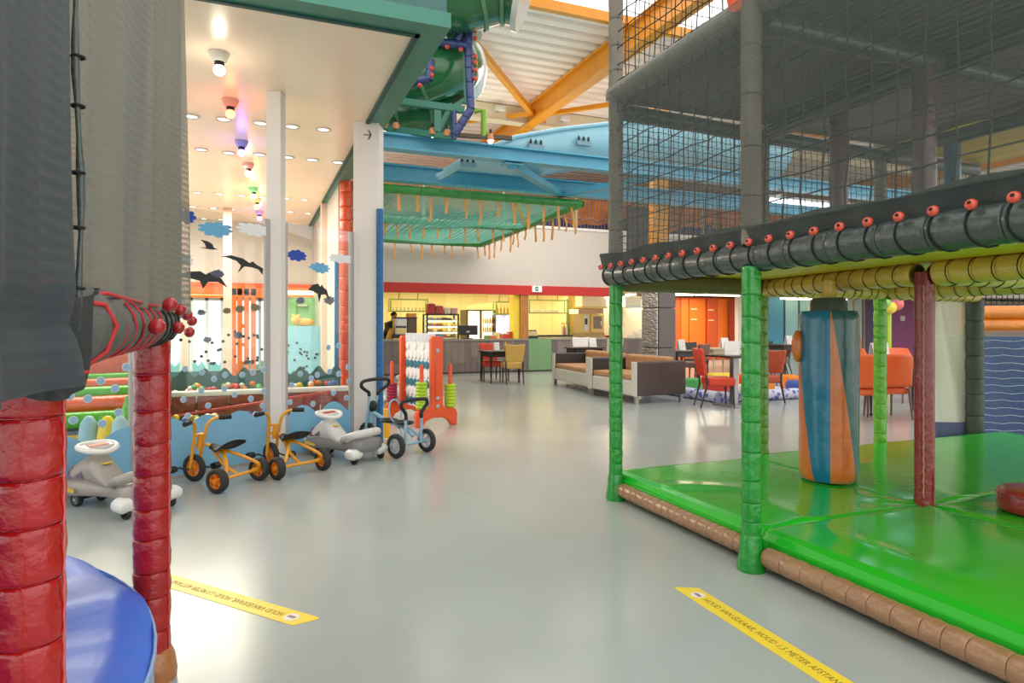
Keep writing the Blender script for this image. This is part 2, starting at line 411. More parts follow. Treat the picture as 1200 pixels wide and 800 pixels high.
# ================================================================ BALL ROOM behind the glass
BY = 15.7
M_orange = mat('orange_paint', (226, 112, 34), .45, var=.05)
def ry(px, Y): return ONY(px, 400, Y).x
def rz(px, py, Y): return ONY(px, py, Y).z
xr = 1.30
struct('wall_far', MB().bx(-9, xr, BY, BY + .15, 2.30, CZ), M_beige)
struct('trim_8', MB().bx(-9, xr, BY - .05, BY + .15, 1.98, 2.32), mat('orange_band', (226, 96, 48), .5))
wx = [ry(p, BY) for p in (150, 214, 222, 262, 272, 313, 336)]
struct('wall_far.001', MB().bx(-9, wx[0], BY, BY + .15, 0, 1.98).bx(wx[6], xr, BY, BY + .15, 0, 1.98), mat('mint_wall', (178, 214, 168), .6))
struct('wall_far.002', MB().bx(wx[0], wx[6], BY, BY + .15, 0, .35), M_filmdark)
M_pinkcol = mat('pinkish_column', (206, 176, 160), .5)
for a, b in ((214, 222), (262, 272)):
    struct('column', MB().bx(ry(a, BY - 1.6), ry(b, BY - 1.6), BY - 1.75, BY - 1.6, 0, CZ), M_pinkcol)
struct('column', MB().bx(ry(377, 12.6), ry(398, 12.6), 12.6, 12.85, 0, CZ), mat('blush_column', (226, 200, 184), .5))
# far windows: glass with a sea-green wave foot, tall frames
for i, (a, b) in enumerate(((wx[0], wx[1]), (wx[2], wx[3]), (wx[4], wx[6]))):
    o = struct('window_%d' % (i + 4), MB().bx(a, b, BY + .06, BY + .07, .35, 1.98), M_glass)
    f = MB(); mid = (a + b) / 2
    for x in (a + .03, mid, b - .03): f.bx(x - .03, x + .03, BY + .02, BY + .10, .35, 1.98)
    f.bx(a, b, BY + .02, BY + .10, 1.92, 1.98)
    obj('window_frame', f, mat('pale_frame', (214, 226, 222), .5), o)
    n = 24; pts = [(a, .36), (b, .36)] + [(b + (a - b) * j / n, .52 + .05 * math.sin(j * 1.3)) for j in range(n + 1)]
    obj('wave_film', MB().prism(pts, .004, frame((0, BY + .05, 0), (1, 0, 0), (0, 0, 1))), mat('aqua_film', (126, 206, 214), .4), o)
# orange timber frame in front of the far windows
of = thing('climbing_ladder', 'orange timber climbing ladder frame before the bright ball room windows', 'climbing frame', (ry(285, BY - .6), BY - .6, 0))
ox = [ry(p, BY - .6) for p in (274, 281, 289, 297)]
for x in ox: obj('upright', MB().bx(x - .05, x + .05, BY - .68, BY - .58, 0, 2.25), M_orange, of)
for z in (.55, .95, 1.35, 1.75, 2.05): obj('rung', MB().bx(ox[1], ox[2], BY - .66, BY - .60, z - .04, z + .04), M_orange, of)
obj('top_rail', MB().bx(ry(222, BY - .6), ry(335, BY - .6), BY - .68, BY - .58, 2.02, 2.16), M_orange, of)
# inner glass screen behind the ball pit: dark wave foot and scattered dots
PY = 9.0
xp0, xp1 = -1.05, 1.22
scr = struct('window_7', MB().bx(xp0, xp1, PY + .95, PY + .96, .4, 1.9), M_glass)
n = 90; pts = [(xp0, .40), (xp1, .40)] + [(xp1 + (xp0 - xp1) * j / n, .70 + .06 * math.sin(j * .62)) for j in range(n + 1)]
obj('wave_film', MB().prism(pts, .004, frame((0, PY + .945, 0), (1, 0, 0), (0, 0, 1))), M_filmdark, scr)
rr = random.Random(3)
me_dot = mesh('dot_decal', MB().prism([(.022 * math.cos(2*math.pi*i/10), .022 * math.sin(2*math.pi*i/10)) for i in range(10)], .003), M_bird)
for i in range(46):
    x = rr.uniform(-.95, .45); z = .82 + rr.random() ** 1.6 * .45
    link('dot_decal', me_dot, scr, Vector((x, PY + .94, z)) - scr.location, frame((0, 0, 0), (1, 0, 0), (0, 0, 1)).to_quaternion())
for i, (px, py, w) in enumerate(((281, 362, .16), (266, 364, .14), (299, 360, .18), (279, 393, .16), (243, 398, .14), (386, 352, .2), (236, 366, .14), (352, 352, .16))):
    q = ONY(px, py, PY + .94)
    obj('cloud_decal', MB().prism([(a * w * .45, b * w * .4) for a, b in cloud_pts(20 + i, 9)], .003, frame(q, (1, 0, 0), (0, 0, 1))), mat('olive_sticker', (120, 112, 92), .5) if i in (0, 1, 2) else mat('slate_sticker', (86, 92, 112), .5), scr)
# pale blue printed panel and green cupboard behind the third pane
pb = thing('activity_wall', 'pale blue dotted play panel with a sea-green wave foot in the ball room', 'panel', (ry(355, 12.9), 12.9, 0))
xa, xb = ry(333, 12.9), ry(376, 12.9)
obj('board', MB().bx(xa, xb, 12.9, 12.94, .0, EYE), mat('pale_blue_board', (150, 204, 226), .5), pb)
n = 24; pts = [(xa, .02), (xb, .02)] + [(xb + (xa - xb) * j / n, .44 + .06 * math.sin(j * .8)) for j in range(n + 1)]
obj('wave_strip', MB().prism(pts, .01, frame((0, 12.9, 0), (1, 0, 0), (0, 0, 1))), M_filmdark, pb)
for i in range(16):
    x = rr.uniform(xa + .05, xb - .05); z = rr.uniform(.55, 1.05)
    link('dot', me_dot, pb, Vector((x, 12.89, z)) - pb.location, frame((0, 0, 0), (1, 0, 0), (0, 0, 1)).to_quaternion())
gc = thing('cupboard', 'mint green cupboard with open shelves behind the pale blue panel', 'cupboard', (ry(352, 15.2), 15.2, 0))
xa, xb = ry(333, 15.2), ry(376, 15.2)
obj('body', MB().bx(xa, xb, 15.25, 15.6, 0, 2.0), mat('mint_green', (150, 204, 140), .5), gc)
for k in range(4): obj('shelf', MB().bx((xa + xb) / 2 - .12, (xa + xb) / 2 + .1, 15.12, 15.25, .9 + .3 * k, .93 + .3 * k), mat('cream_shelf', (230, 224, 190), .5), gc)
for k in (-1, 1): obj('door', MB().bx(xa + .02 if k < 0 else (xa + xb) / 2 + .12, (xa + xb) / 2 - .14 if k < 0 else xb - .02, 15.2, 15.25, .05, 1.95), mat('mint_green', (150, 204, 140), .5), gc)
q = ONY(356, 382, 12.92); q.z = EYE
pt = thing('plush_toy', 'tan plush toy lying on top of the pale blue dotted panel', 'toy', tuple(q))
M_plush = mat('tan_plush', (226, 178, 96), .9, var=.2, vscale=20, bump=.5)
obj('body', MB().sphere(q + Vector((.02, .02, .075)), .15, 14, 10, (1.2, .4, .5)), M_plush, pt, 60)
obj('head', MB().sphere(q + Vector((-.14, .02, .12)), .09, 12, 8).sphere(q + Vector((-.19, .02, .20)), .03).sphere(q + Vector((-.09, .02, .20)), .03), M_plush, pt, 60)
# strip lights on the far wall
for px in (238, 292, 352):
    q = ONY(px, 343, BY - .12)
    t = thing('strip_light', {238: 'strip light low on the ball room far wall above left window', 292: 'bright strip light above the orange climbing frame', 352: 'wide orange-shaded strip light above the mint cupboard'}[px], 'lamp', (q.x, BY - .1, q.z))
    w = .45 if px != 352 else .5
    obj('housing', MB().bx(q.x - w, q.x + w, BY - .08, BY - .051, q.z - .10, q.z + .12), M_orange, t)
    obj('tube', MB().tube([(q.x - w * .92, BY - .13, q.z), (q.x + w * .92, BY - .13, q.z)], .045, 10), mat('lit_tube', (255, 246, 214), .5, emit=(255, 240, 196), es=3.0), t)

# ---- ball pit
M_pitred = vinyl('pit_red_vinyl', (150, 52, 44), .3)
pit = thing('ball_pit', 'ball pit with a white padded rim and dark red sides behind the glass', 'ball pit', (.1, PY + .45, 0))
obj('rim', MB().bx(xp0, xp1, PY - .03, PY + .09, .46, .53), M_white, pit, bevel=.02)
for i in range(6):
    a = xp0 + (xp1 - xp0) * i / 6; b = xp0 + (xp1 - xp0) * (i + 1) / 6
    obj('side_pad', MB().bx(a + .005, b - .005, PY - .02, PY + .08, .0, .46), M_pitred, pit, bevel=.02)
obj('bottom', MB().bx(xp0, xp1, PY + .09, PY + .93, .28, .36), vinyl('pit_green_vinyl', (96, 168, 60)), pit)
stp = thing('soft_step', 'low green soft step lying in front of the ball pit', 'mat', (-.4, PY - .5, 0))
obj('pad', MB().bx(-1.05, .25, PY - .72, PY - .22, .0, .2), vinyl('step_green_vinyl', (110, 172, 54)), stp, bevel=.03)
BALLC = {'red': (206, 44, 40), 'orange': (236, 128, 44), 'yellow': (240, 204, 52), 'green': (60, 160, 72), 'blue': (60, 110, 180), 'white': (236, 232, 224)}
ballm = {k: mesh('ball', MB().sphere((0, 0, 0), .042, 12, 8), mat('ball_' + k, v, .35, coat=.2), 60) for k, v in BALLC.items()}
for i in range(110):
    k = rr.choice(list(BALLC))
    x = rr.uniform(xp0 + .06, 1.1); y = PY + .14 + rr.random() * .72
    tag(link('ball', ballm[k], None, (x, y, .40 + .055 * (i % 3) + rr.random() * .03)), '%s plastic ball in the ball pit' % k, 'ball', 'balls in the ball pit')
for i in range(26):
    k = rr.choice(list(BALLC)); 
    x = rr.uniform(-1.0, .2); y = PY - rr.uniform(.28, .66)
    tag(link('ball', ballm[k], None, (x, y, .242)), '%s plastic ball lying on the green soft step' % k, 'ball', 'balls on the soft step')
# ---- red sloping slide side inside the ball room
sl = thing('ball_room_slide', 'low dark red slide sloping beside the ball pit', 'slide', (-.6, PY - .02, 0))
obj('chute', MB().bar((-1.0, PY - .10, .16), (.95, PY - .10, .40), .05, .14), M_pitred, sl)
obj('side_rail', MB().tube([(-1.0, PY - .12, .22), (.95, PY - .12, .46)], .03, 8), vinyl('pit_red2', (178, 60, 52)), sl)

# ---- striped inflatable seen through the left pane
inf = thing('inflatable_slide', 'inflatable slide of stacked green and orange rolls behind the left pane', 'inflatable', (-2.6, 8.9, 0))
M_infg = vinyl('inflatable_green', (70, 172, 36), .35); M_info = vinyl('inflatable_orange', (222, 84, 28), .35)
for i, (pa, pb2, m) in enumerate(((480, 495, 'g'), (463, 480, 'o'), (452, 464, 'g'), (443, 453, 'o'), (437, 444, 'g'))):
    d = 7.3 + .12 * i; z0 = EYE - (pb2 - HORIZON) / FPX * d; z1 = EYE - (pa - HORIZON) / FPX * d
    q = WD(160, 440, d); r = (z1 - z0) / 2 + .02
    obj('roll', MB().tube([(q.x - 2.2, q.y + .12, (z0 + z1) / 2 - .05), (q.x - 1.1, q.y + .06, (z0 + z1) / 2 - .03), (q.x + .25, q.y, (z0 + z1) / 2)], r, 16), M_infg if m == 'g' else M_info, inf, 60)
q = WD(160, 440, 7.95)
obj('back_wall', MB().bx(q.x - 2.2, q.x + .2, q.y, q.y + .3, 0, 1.32), M_info, inf, bevel=.08, seg=4)
obj('base', MB().bx(q.x - 2.2, q.x + .3, q.y - .75, q.y - .05, 0, .20), mat('slate_vinyl', (74, 92, 112), .4), inf, bevel=.04)
obj('yellow_strip', MB().bx(q.x - 2.2, q.x + .0, q.y - .78, q.y - .745, .10, .15), mat('strip_yellow', (224, 176, 44), .4), inf)
# soft leaves and cones in front of it
lf = thing('soft_plant', 'padded green leaf bunch beside the striped inflatable', 'toy plant', tuple(WD(149, 500, 6.7))[:2] + (0,))
for i, (dx, dz, h) in enumerate(((-.10, .0, .42), (.0, .0, .62), (.08, .0, .36))):
    b = lf.location + Vector((dx, 0, 0))
    obj('leaf', MB().tube([b + Vector((0, 0, .0)), b + Vector((dx * .3, 0, h * .4)), b + Vector((dx, 0, h * .75)), b + Vector((dx * 1.4, 0, h))], [.03, .06, .055, .012], 10), vinyl('leaf_green', (104, 190, 64)), lf, 60)
for px, py, m, lab in ((126, 495, mat('cone_yellow', (240, 206, 50), .4), 'clear-striped yellow soft dome before the inflatable'), (141, 497, mat('cone_blue', (170, 206, 222), .4), 'pale blue soft cone beside the padded leaf bunch'), (104, 508, mat('cone_pale', (150, 196, 214), .4), 'pale blue soft cone left of the yellow dome')):
    b = WD(px, py, 6.55); b.z = 0
    tag(obj('soft_cone', MB().lathe([(.10, 0), (.098, .22), (.075, .36), (.03, .43), (.0, .435)], 16, Matrix.Translation(b)), m, None, 50), lab, 'toy')

# ---- orange-red padded post and blue tubes
def pad_mesh(name, r, L, m, seed, bulge=.06, n=20):
    rnd = random.Random(seed); ph = [rnd.uniform(0, 6.28) for _ in range(4)]
    prof = [(0, .935), (.02, .98), (.07, .998), (.2, 1.0 + bulge * .3), (.35, 1 + bulge * .45), (.5, 1 + bulge * .5), (.65, 1 + bulge * .45), (.8, 1 + bulge * .3), (.93, .998), (.98, .98), (1, .935)]
    mb = MB(); rings = []
    for t, k in prof:
        ring = []
        for i in range(n):
            a = 2 * math.pi * i / n
            w = 1 + .016 * math.sin(3 * a + ph[0] + 4 * t) + .014 * math.sin(5 * a + ph[1] - 7 * t) + .018 * rnd.uniform(-1, 1) * math.sin(math.pi * t)
            ring.append(Vector((r * k * w * math.cos(a), r * k * w * math.sin(a), L * t)))
        rings.append(ring)
    mb.loft(rings)
    return mesh(name, mb, m, 70)
PADS = {}
def padded(name, parent, a, b, r, m, seg=.15, core=None, jitter=.25, piece='pad_segment', bulge=.06, cord=None):
    """a pole in short laced foam sleeves: the pole is the part, every sleeve a piece of it"""
    a, b = Vector(a), Vector(b); L = (b - a).length; q = (b - a).to_track_quat('Z', 'Y')
    rot0 = None; cm = mesh(name, MB().lathe([(r * .90, 0), (r * .90, L)], 12), core or m, 60)
    o = link(name, cm, parent, a - org(parent), q)
    key = (m.name, round(r, 3), seg)
    if key not in PADS: PADS[key] = [pad_mesh(piece, r, seg, m, i + 11, bulge) for i in range(4)]
    n = max(1, round(L / seg)); rnd = random.Random(int(L * 1000) + int(a.x * 100)); cuts = [0.0]
    for i in range(n): cuts.append(cuts[-1] + 1 + rnd.uniform(-jitter, jitter))
    cuts = [c / cuts[-1] * L for c in cuts]
    for i in range(n):
        p = link(piece, PADS[key][i % 4], o, (0, 0, cuts[i]))
        p.rotation_euler = (0, 0, rnd.uniform(0, 6.28)); p.scale = (1, 1, (cuts[i + 1] - cuts[i] - .002) / seg)
        if cord is not None and i: link('lacing_cord', cord, o, (0, 0, cuts[i]))
    return o
q = WD(405.5, 400, 10.4)
t = thing('padded_post', 'orange-red padded post standing behind the wide white column', 'post', (q.x, q.y, 0))
padded('post', t, (q.x, q.y, 0), (q.x, q.y, CZ), .10, M_orange_pad, .22)
q = WD(394.5, 400, 10.0)
tag(obj('blue_pipe', MB().tube([(q.x, q.y, 0), (q.x, q.y, EYE + 78 / FPX * 10)], .035, 12), mat('blue_pipe', (30, 104, 158), .4), None, 60), 'slim blue pipe beside the orange-red padded post', 'pipe')
q = WD(445, 400, 7.35)
t = thing('blue_pipe', 'tall perforated blue pipe at the right edge of the wide white column', 'pipe', (q.x, q.y, 0))
zt = EYE + 137 / FPX * 7.35
obj('pipe', MB().tube([(q.x, q.y, 0), (q.x, q.y, zt)], .04, 14), mat('blue_pipe', (30, 104, 158), .4), t, 60)
hm = mesh('hole', MB().prism([(.008 * math.cos(2*math.pi*i/8), .008 * math.sin(2*math.pi*i/8)) for i in range(8)], .003), mat('pipe_hole', (14, 40, 70), .7))
vd = Vector((-SN, -CS, 0))
for i in range(26):
    link('hole', hm, t, vd * .0405 + Vector((0, 0, .1 + i * .1)), frame((0, 0, 0), vd.cross(Vector((0, 0, 1))), (0, 0, 1)).to_quaternion())
# ================================================================ LEFT PLAY TOWER, close to the viewer
M_mesh = cloth_mesh('grey_black_mesh', (126, 124, 114), .86)
M_mesh2 = cloth_mesh('charcoal_mesh', (64, 72, 78), .93)
M_mesh3 = cloth_mesh('black_green_mesh', (92, 100, 94), .38)
LX, LN, LS = -.36, 1.45, 2.79
def hnet(name, parent, o, u, v, nu, nv, r, m, sag=.0, seed=1):
    """square knotted net, every cord a thin tube"""
    o, u, v = Vector(o), Vector(u), Vector(v); rnd = random.Random(seed); mb = MB()
    nrm = u.cross(v).normalized()
    def P(a, b):
        w = sag * math.sin(math.pi * a) * math.sin(math.pi * b) + sag * .25 * math.sin(11 * a + 7 * b)
        return o + u * a + v * b + nrm * w
    J = [[P(i / nu, j / nv) + (u * rnd.uniform(-.1, .1) / nu + v * rnd.uniform(-.1, .1) / nv if 0 < i < nu and 0 < j < nv else Vector()) for i in range(nu + 1)] for j in range(nv + 1)]
    for j in range(nv + 1): mb.tube([J[j][i] for i in range(nu + 1)], r, 4, caps=False)
    for i in range(nu + 1): mb.tube([J[j][i] for j in range(nv + 1)], r, 4, caps=False)
    x = obj(name, mb, m, parent); x['kind'] = 'stuff'
    return x
TW = thing('play_tower', 'play tower with red padded posts and grey mesh walls at the left edge', 'play structure', (-1.8, 2.0, 0))
padded('post', TW, (LX - .03, LN, 0), (LX - .03, LN, 1.28), .058, M_red_pad, .105, bulge=.04)
padded('post', TW, (LX, LS, .05), (LX, LS, 1.30), .064, M_red_pad, .125, bulge=.03)
for y in (.02,): padded('post', TW, (LX - .1, y, 0), (LX - .1, y, 1.28), .058, M_red_pad, .11)
padded('post', TW, (-3.4, LS, 0), (-3.4, LS, 3.9), .064, M_red_pad, .2)
obj('post_foot', MB().lathe([(.085, 0), (.088, .03), (.08, .09), (.066, .12)], 14, Matrix.Translation((LX, LS, 0))), vinyl('tan_foot', (176, 112, 62)), TW, 60)
for y in (LN, LS): obj('upper_post', MB().tube([(LX - .06, y, 1.3), (LX - .06, y, 3.9)], .045, 12), M_dark_pad, TW, 60)
for x, y, r, a in ((LX - .03, LN, .0605, -.25), (LX, LS, .066, -.45)):
    zz_ = [.1 + i * .022 for i in range(53)]
    obj('lacing_seam', MB().tube([(x + r * math.cos(a + .05 * (i % 2)), y + r * math.sin(a + .05 * (i % 2)), z) for i, z in enumerate(zz_)], .0025, 5), mat('seam_pale_red', (214, 90, 84), .5), TW)
# deck and the laced roll along its edge
obj('deck', MB().bx(-3.4, LX - .08, .0, LS, 1.30, 1.38), mat('dark_deck', (58, 52, 50), .6), TW)
roll = padded('edge_roll', TW, (LX + .01, LN + .06, 1.345), (LX + .01, LS + .10, 1.36), .073, mat('mesh_wrap', (92, 92, 86), .6, var=.12, vscale=20, bump=.6, bscale=60), .075, bulge=.10)
ring_r = mesh('lacing_cord', MB().tube([(.079 * math.cos(a * .3927), .079 * math.sin(a * .3927), .012 * math.sin(a * .3927 * 2)) for a in range(16)], .0032, 6, closed=True), M_cord_red, 60)
ring_b = mesh('lacing_cord', MB().tube([(.080 * math.cos(a * .3927), .080 * math.sin(a * .3927), .012 * math.sin(a * .3927 * 2)) for a in range(16)], .0042, 6, closed=True), M_cord_black, 60)
for i in range(10):
    o = link('lacing_cord', ring_r if i < 6 else ring_b, roll, (0, 0, .20 + i * .125)); o.rotation_euler = (0, .14, 0)
RC = [(-.03, .050, 1.0), (.04, .078, .85), (.10, .0925, .8), (.30, .0925, .75), (.50, .0885, .8), (.70, .0885, .75), (.90, .0885, .8), (1.10, .0885, .75)]
obj('running_cord', MB().tube([(LX + .012 + r * math.cos(a), LN + y, 1.352 + r * math.sin(a)) for y, r, a in RC], .0042, 8), M_cord_red, TW, 60)
obj('running_cord', MB().tube([(LX + .012 + r * math.cos(a), LN + y, 1.352 + r * math.sin(a)) for y, r, a in ((-.03, .055, 1.0), (.03, .085, .5), (.045, .0925, 0), (.04, .0925, -.6), (.02, .095, -1.2))], .005, 8), M_cord_red, TW, 60)
bd = mesh('bead', MB().lathe([(.006, -.021), (.017, -.016), (.0225, -.006), (.0235, 0), (.0225, .006), (.017, .016), (.006, .021)], 16), M_bead_red, 70)
for px, py in ((199, 357), (211, 363), (219, 369), (225, 376), (184, 383), (209, 384), (222, 389)):
    p = ONX(px, py, LX + (.12 if px < 205 else .10)); link('bead', bd, TW, p - TW.location, Vector((1, .2, -.4)).to_track_quat('Z', 'Y'))
# mesh walls with hanging folds
def fabric(name, a, b, z0, z1, m, fold=.025, nf=5, bulge=.05, gather=.0, seed=0, nu=90, nv=40):
    a, b = Vector(a), Vector(b); n = (b - a).cross(Vector((0, 0, 1))).normalized(); rnd = random.Random(seed); ph = [rnd.uniform(0, 6.28) for _ in range(4)]
    def f(u, v):
        env = (1 - v) ** 1.5
        w = fold * (env * (math.sin(nf * 6.28 * u + ph[0]) + .6 * math.sin(nf * 11 * u + ph[1])) + .35 * math.sin(5 * u + 3 * v + ph[2]) + .12 * math.sin(40 * u + 5 * v + ph[3]) * env)
        w += bulge * math.sin(math.pi * min(1, v * 1.2)) * math.sin(math.pi * u) + gather * math.exp(-((1 - u) / .10) ** 2) * (1 - v) ** 14 - gather * .5 * math.exp(-((v - .045) / .012) ** 2)
        p = a + (b - a) * u + n * w
        return (p.x, p.y, z0 + (z1 - z0) * v)
    return obj(name, MB().grid(f, nu, nv), m, TW, 180)
fabric('mesh_wall', (LX + .045, LN - .045, 0), (LX + .085, LS + .15, 0), 1.40, 3.7, M_mesh, .020, 5, .03, seed=3)
fabric('mesh_wall', (LX + .03, .15, 0), (LX + .05, LN - .03, 0), 1.245, 3.7, M_mesh2, .012, 4, .02, gather=.03, seed=5, nv=90)
fabric('mesh_wall', (LX + .085, LS + .15, 0), (-3.4, LS + .12, 0), 1.38, 3.7, M_mesh, .02, 9, .03, seed=8)
# seam where two mesh walls are lashed to the corner post
obj('seam_roll', MB().tube([(LX + .058 + .004 * math.sin(z * 9), LN - .045 + .004 * math.sin(z * 13), z) for z in [1.34 + i * .06 for i in range(40)]], [.006 + .002 * math.sin(i * 1.7) for i in range(40)], 10), M_dark_pad, TW, 60)
kn = mesh('lashing_knot', MB().tube([(.010 * math.cos(a * .6283), .010 * math.sin(a * .6283), 0) for a in range(10)], .003, 5, closed=True), M_cord_black, 60)
for i in range(12): link('lashing_knot', kn, TW, Vector((LX + .058, LN - .045, 1.42 + i * .11 + .02 * math.sin(i * 3))) - TW.location)
def wrap(u, v):
    a = u * 2 * math.pi; r = .070 + .030 * v + .006 * math.sin(4 * a + 5 * v) + .004 * math.sin(9 * a + 3 * v)
    return (LX - .02 + r * math.cos(a), LN + r * math.sin(a), 1.225 + .19 * v + .012 * math.sin(2 * a))
obj('post_wrap', MB().grid(wrap, 72, 20), mat('mesh_wrap_dark', (52, 56, 58), .6, bump=.6, bscale=50), TW, 180)
def skirt(u, v):
    a = 1.75 - 3.3 * v; k_ = min(1, u / .42); k_ = k_ * k_ * (3 - 2 * k_); r = .026 + .058 * k_ + .004 * math.sin(14 * u + 3 * v)
    return (LX + .012 + r * math.cos(a), LN - .075 + .30 * u - .03 * v * (1 - u), 1.352 + r * math.sin(a) - .05 * (1 - k_) * (v - .5))
obj('mesh_skirt', MB().grid(skirt, 30, 24), mat('mesh_wrap', (92, 92, 86), .6), TW, 180)
obj('wrap_cord', MB().tube([(LX - .02 + .083 * math.cos(a * .3142), LN + .083 * math.sin(a * .3142), 1.262 + .012 * math.sin(a * .5)) for a in range(20)], .004, 6, closed=True), M_cord_red, TW, 60)
hnet('inner_net', TW, (-1.3, 1.2, 1.4), (0, 1.5, 0), (0, 0, 2.2), 12, 18, .006, M_cord_black, .03)
# ---- big round blue drum of wedge pads
DC = Vector((-1.8, 2.03, 0)); DR = 1.53
dr = thing('round_mat', 'big round blue vinyl mat with a pale skirt beside the red posts', 'mat', DC)
NW = 14
for i in range(NW):
    a0 = 2 * math.pi * (i + .2) / NW; a1 = 2 * math.pi * (i + 1.2) / NW
    def f(u, v, a0=a0, a1=a1):
        a = a0 + (a1 - a0) * u; r = DR * v
        z = .44 + .018 * math.sin(math.pi * u) * v - .008 * math.sin(3 * math.pi * u + i) * v
        e = max(0, (v - .93) / .07); z -= .05 * e * e
        return (DC.x + r * math.cos(a), DC.y + r * math.sin(a), z)
    obj('wedge_pad', MB().grid(f, 10, 24), M_blue_disc, dr, 70)
    def g(u, v, a0=a0, a1=a1):
        a = a0 + (a1 - a0) * u; r = DR + .006 * math.sin(9 * u + i) * (1 - v)
        return (DC.x + r * math.cos(a), DC.y + r * math.sin(a), .40 * v)
    obj('skirt_panel', MB().grid(g, 8, 4), vinyl('pale_blue_skirt', (120, 156, 214), .3), dr, 70)
obj('edge_piping', MB().tube([(DC.x + (DR + .004) * math.cos(a * .0698), DC.y + (DR + .004) * math.sin(a * .0698), .392) for a in range(90)], .006, 6, closed=True), mat('piping_blue', (150, 180, 226), .4), dr, 60)

# ================================================================ RIGHT PLAY FRAME
RP = thing('play_structure', 'two-storey play frame with green posts, green mats and black mesh walls', 'play structure', (4.8, 3.0, 0))
X0 = 2.58
GP = [(X0 + .04, 4.33), (X0 - .02, 2.80), (X0, 1.22)]
for x, y in GP: padded('post', RP, (x, y, .0), (x, y, 1.68), .052, M_green_pad, .14, bulge=.03)
for x, y in GP[:2]:
    obj('post_foot', MB().lathe([(.075, 0), (.078, .02), (.066, .10), (.062, .17), (.055, .20)], 14, Matrix.Translation((x, y, 0))), M_green_pad, RP, 60)
padded('post', RP, (4.30, 4.56, .15), (4.30, 4.56, 1.66), .052, vinyl('shadow_green_vinyl', (110, 158, 40)), .13)  # green post with its shade put into the olive colour
padded('post', RP, (5.88, 4.62, .15), (5.88, 4.62, 1.64), .058, vinyl('lime_green_vinyl', (112, 190, 44)), .14)
rp = obj('post', MB().tube([(4.03, 2.85, .19), (4.03, 2.85, 1.70)], .058, 18), M_darkred_pad, RP, 60)
obj('lacing_seam', MB().tube([(4.03 - .058 * .8 - .006 * (i % 2), 2.85 - .03, .25 + i * .035) for i in range(40)], .004, 5), mat('pale_cord', (196, 150, 140), .6), rp)
padded('post', RP, (7.40, 4.66, .15), (7.40, 4.66, 1.64), .085, mat('grey_dark_pad', (70, 76, 70), .5, var=.2, bump=.4, bscale=12), .22)
# mats: four bays meeting at the red post
def soft_mat(x0, x1, y0, y1, seed, outer, amp=.010):
    """outer lists the sides (l, r, f, b) that roll over the edge of the frame; the others butt against the next mat"""
    rnd = random.Random(seed); ph = [rnd.uniform(0, 6.28) for _ in range(6)]; rc = (4.03, 2.85)
    def f(u, v):
        x = x0 + (x1 - x0) * min(1, max(0, (u - .02) / .96)); y = y0 + (y1 - y0) * min(1, max(0, (v - .02) / .96))
        z = .20
        for side, e in (('l', u), ('r', 1 - u), ('f', v), ('b', 1 - v)):
            if side in outer:
                if e < .02: z = min(z, .05)
                elif e < .04: z = min(z, .15)
                elif e < .065: z = min(z, .185)
            elif e < .02: z = min(z, .17)
            elif e < .03: z = min(z, .196)
        dd = math.hypot(x - rc[0], y - rc[1]); an = math.atan2(y - rc[1], x - rc[0])
        if z > .199:
            z += .008 * math.exp(-dd / .35) * math.sin(6 * an + ph[0] + 4 * dd) + amp * .35 * math.sin(3 * x + 2 * y + ph[1]) * math.sin(2.5 * y - 2 * x + ph[2])
            z += .012 * math.exp(-((x - x0 - .42 - .1 * math.sin(2 * y)) / .11) ** 2) * max(0, math.sin(2.6 * y + ph[3])) + .010 * math.exp(-((y - (y0 + y1) / 2 - .2 * math.sin(3 * x)) / .11) ** 2) * max(0, math.sin(3.1 * x + ph[4]))
        return (x, y, z)
    return obj('floor_mat', MB().grid(f, 90, 90), M_mat_green, RP, 60)
soft_mat(2.66, 4.028, .4, 2.848, 1, 'l'); soft_mat(2.66, 4.028, 2.852, 4.50, 2, 'lb'); soft_mat(4.032, 7.6, .4, 2.848, 3, '', .006); soft_mat(4.032, 7.6, 2.852, 4.58, 4, 'b', .006)
padded('base_beam', RP, (X0 + .05, 2.88, .085), (X0 + .06, 4.27, .085), .052, M_brown_pad, .083, bulge=.05, core=mat('seam_dark', (70, 50, 38), .6))
padded('base_beam', RP, (X0 + .03, 1.25, .085), (X0 + .03, 2.73, .085), .056, M_brown_pad, .125, bulge=.05, core=mat('seam_dark', (70, 50, 38), .6))
# upper edge beam with lacing and wooden beads
RB = mesh('lacing_cord', MB().tube([(.088 * math.cos(a * .3927), .088 * math.sin(a * .3927), .03 * math.cos(a * .3927)) for a in range(16)], .004, 6, closed=True), M_cord_black, 60)
beam = padded('edge_beam', RP, (X0, .9, 1.735), (X0 + .03, 4.40, 1.745), .084, M_dark_pad, .29, bulge=.0)
BB = mesh('bead', MB().lathe([(.007, -.016), (.016, -.013), (.0215, -.005), (.0225, 0), (.0215, .005), (.016, .013), (.007, .016)], 16), M_bead, 70)
BH = mesh('bead_hole', MB().lathe([(.0, .0165), (.0075, .0165), (.0075, .0172), (.0, .0172)], 10), M_hole)
for i in range(24):
    y = 1.0 + i * .145
    if y > 4.36: break
    link('lacing_cord', RB, beam, (0, 0, y - .9))
    b = link('bead', BB, RP, Vector((X0 - .092, y, 1.735 + .070)) - RP.location, Vector((-1, -.25 - .15 * math.sin(i), .35)).to_track_quat('Z', 'Y'))
    link('bead_hole', BH, b)
# cloth collar between beam and mesh wall
def collar(u, v):
    y = .9 + 3.48 * u; return (X0 - .050 - .03 * v + .008 * math.sin(23 * u * 3) * (1 - v), y, 1.80 + .10 * v + .010 * math.sin(9 * y))
obj('mesh_collar', MB().grid(collar, 80, 4), mat('dark_green_cloth', (48, 58, 54), .55, bump=.3, bscale=60), RP, 180)
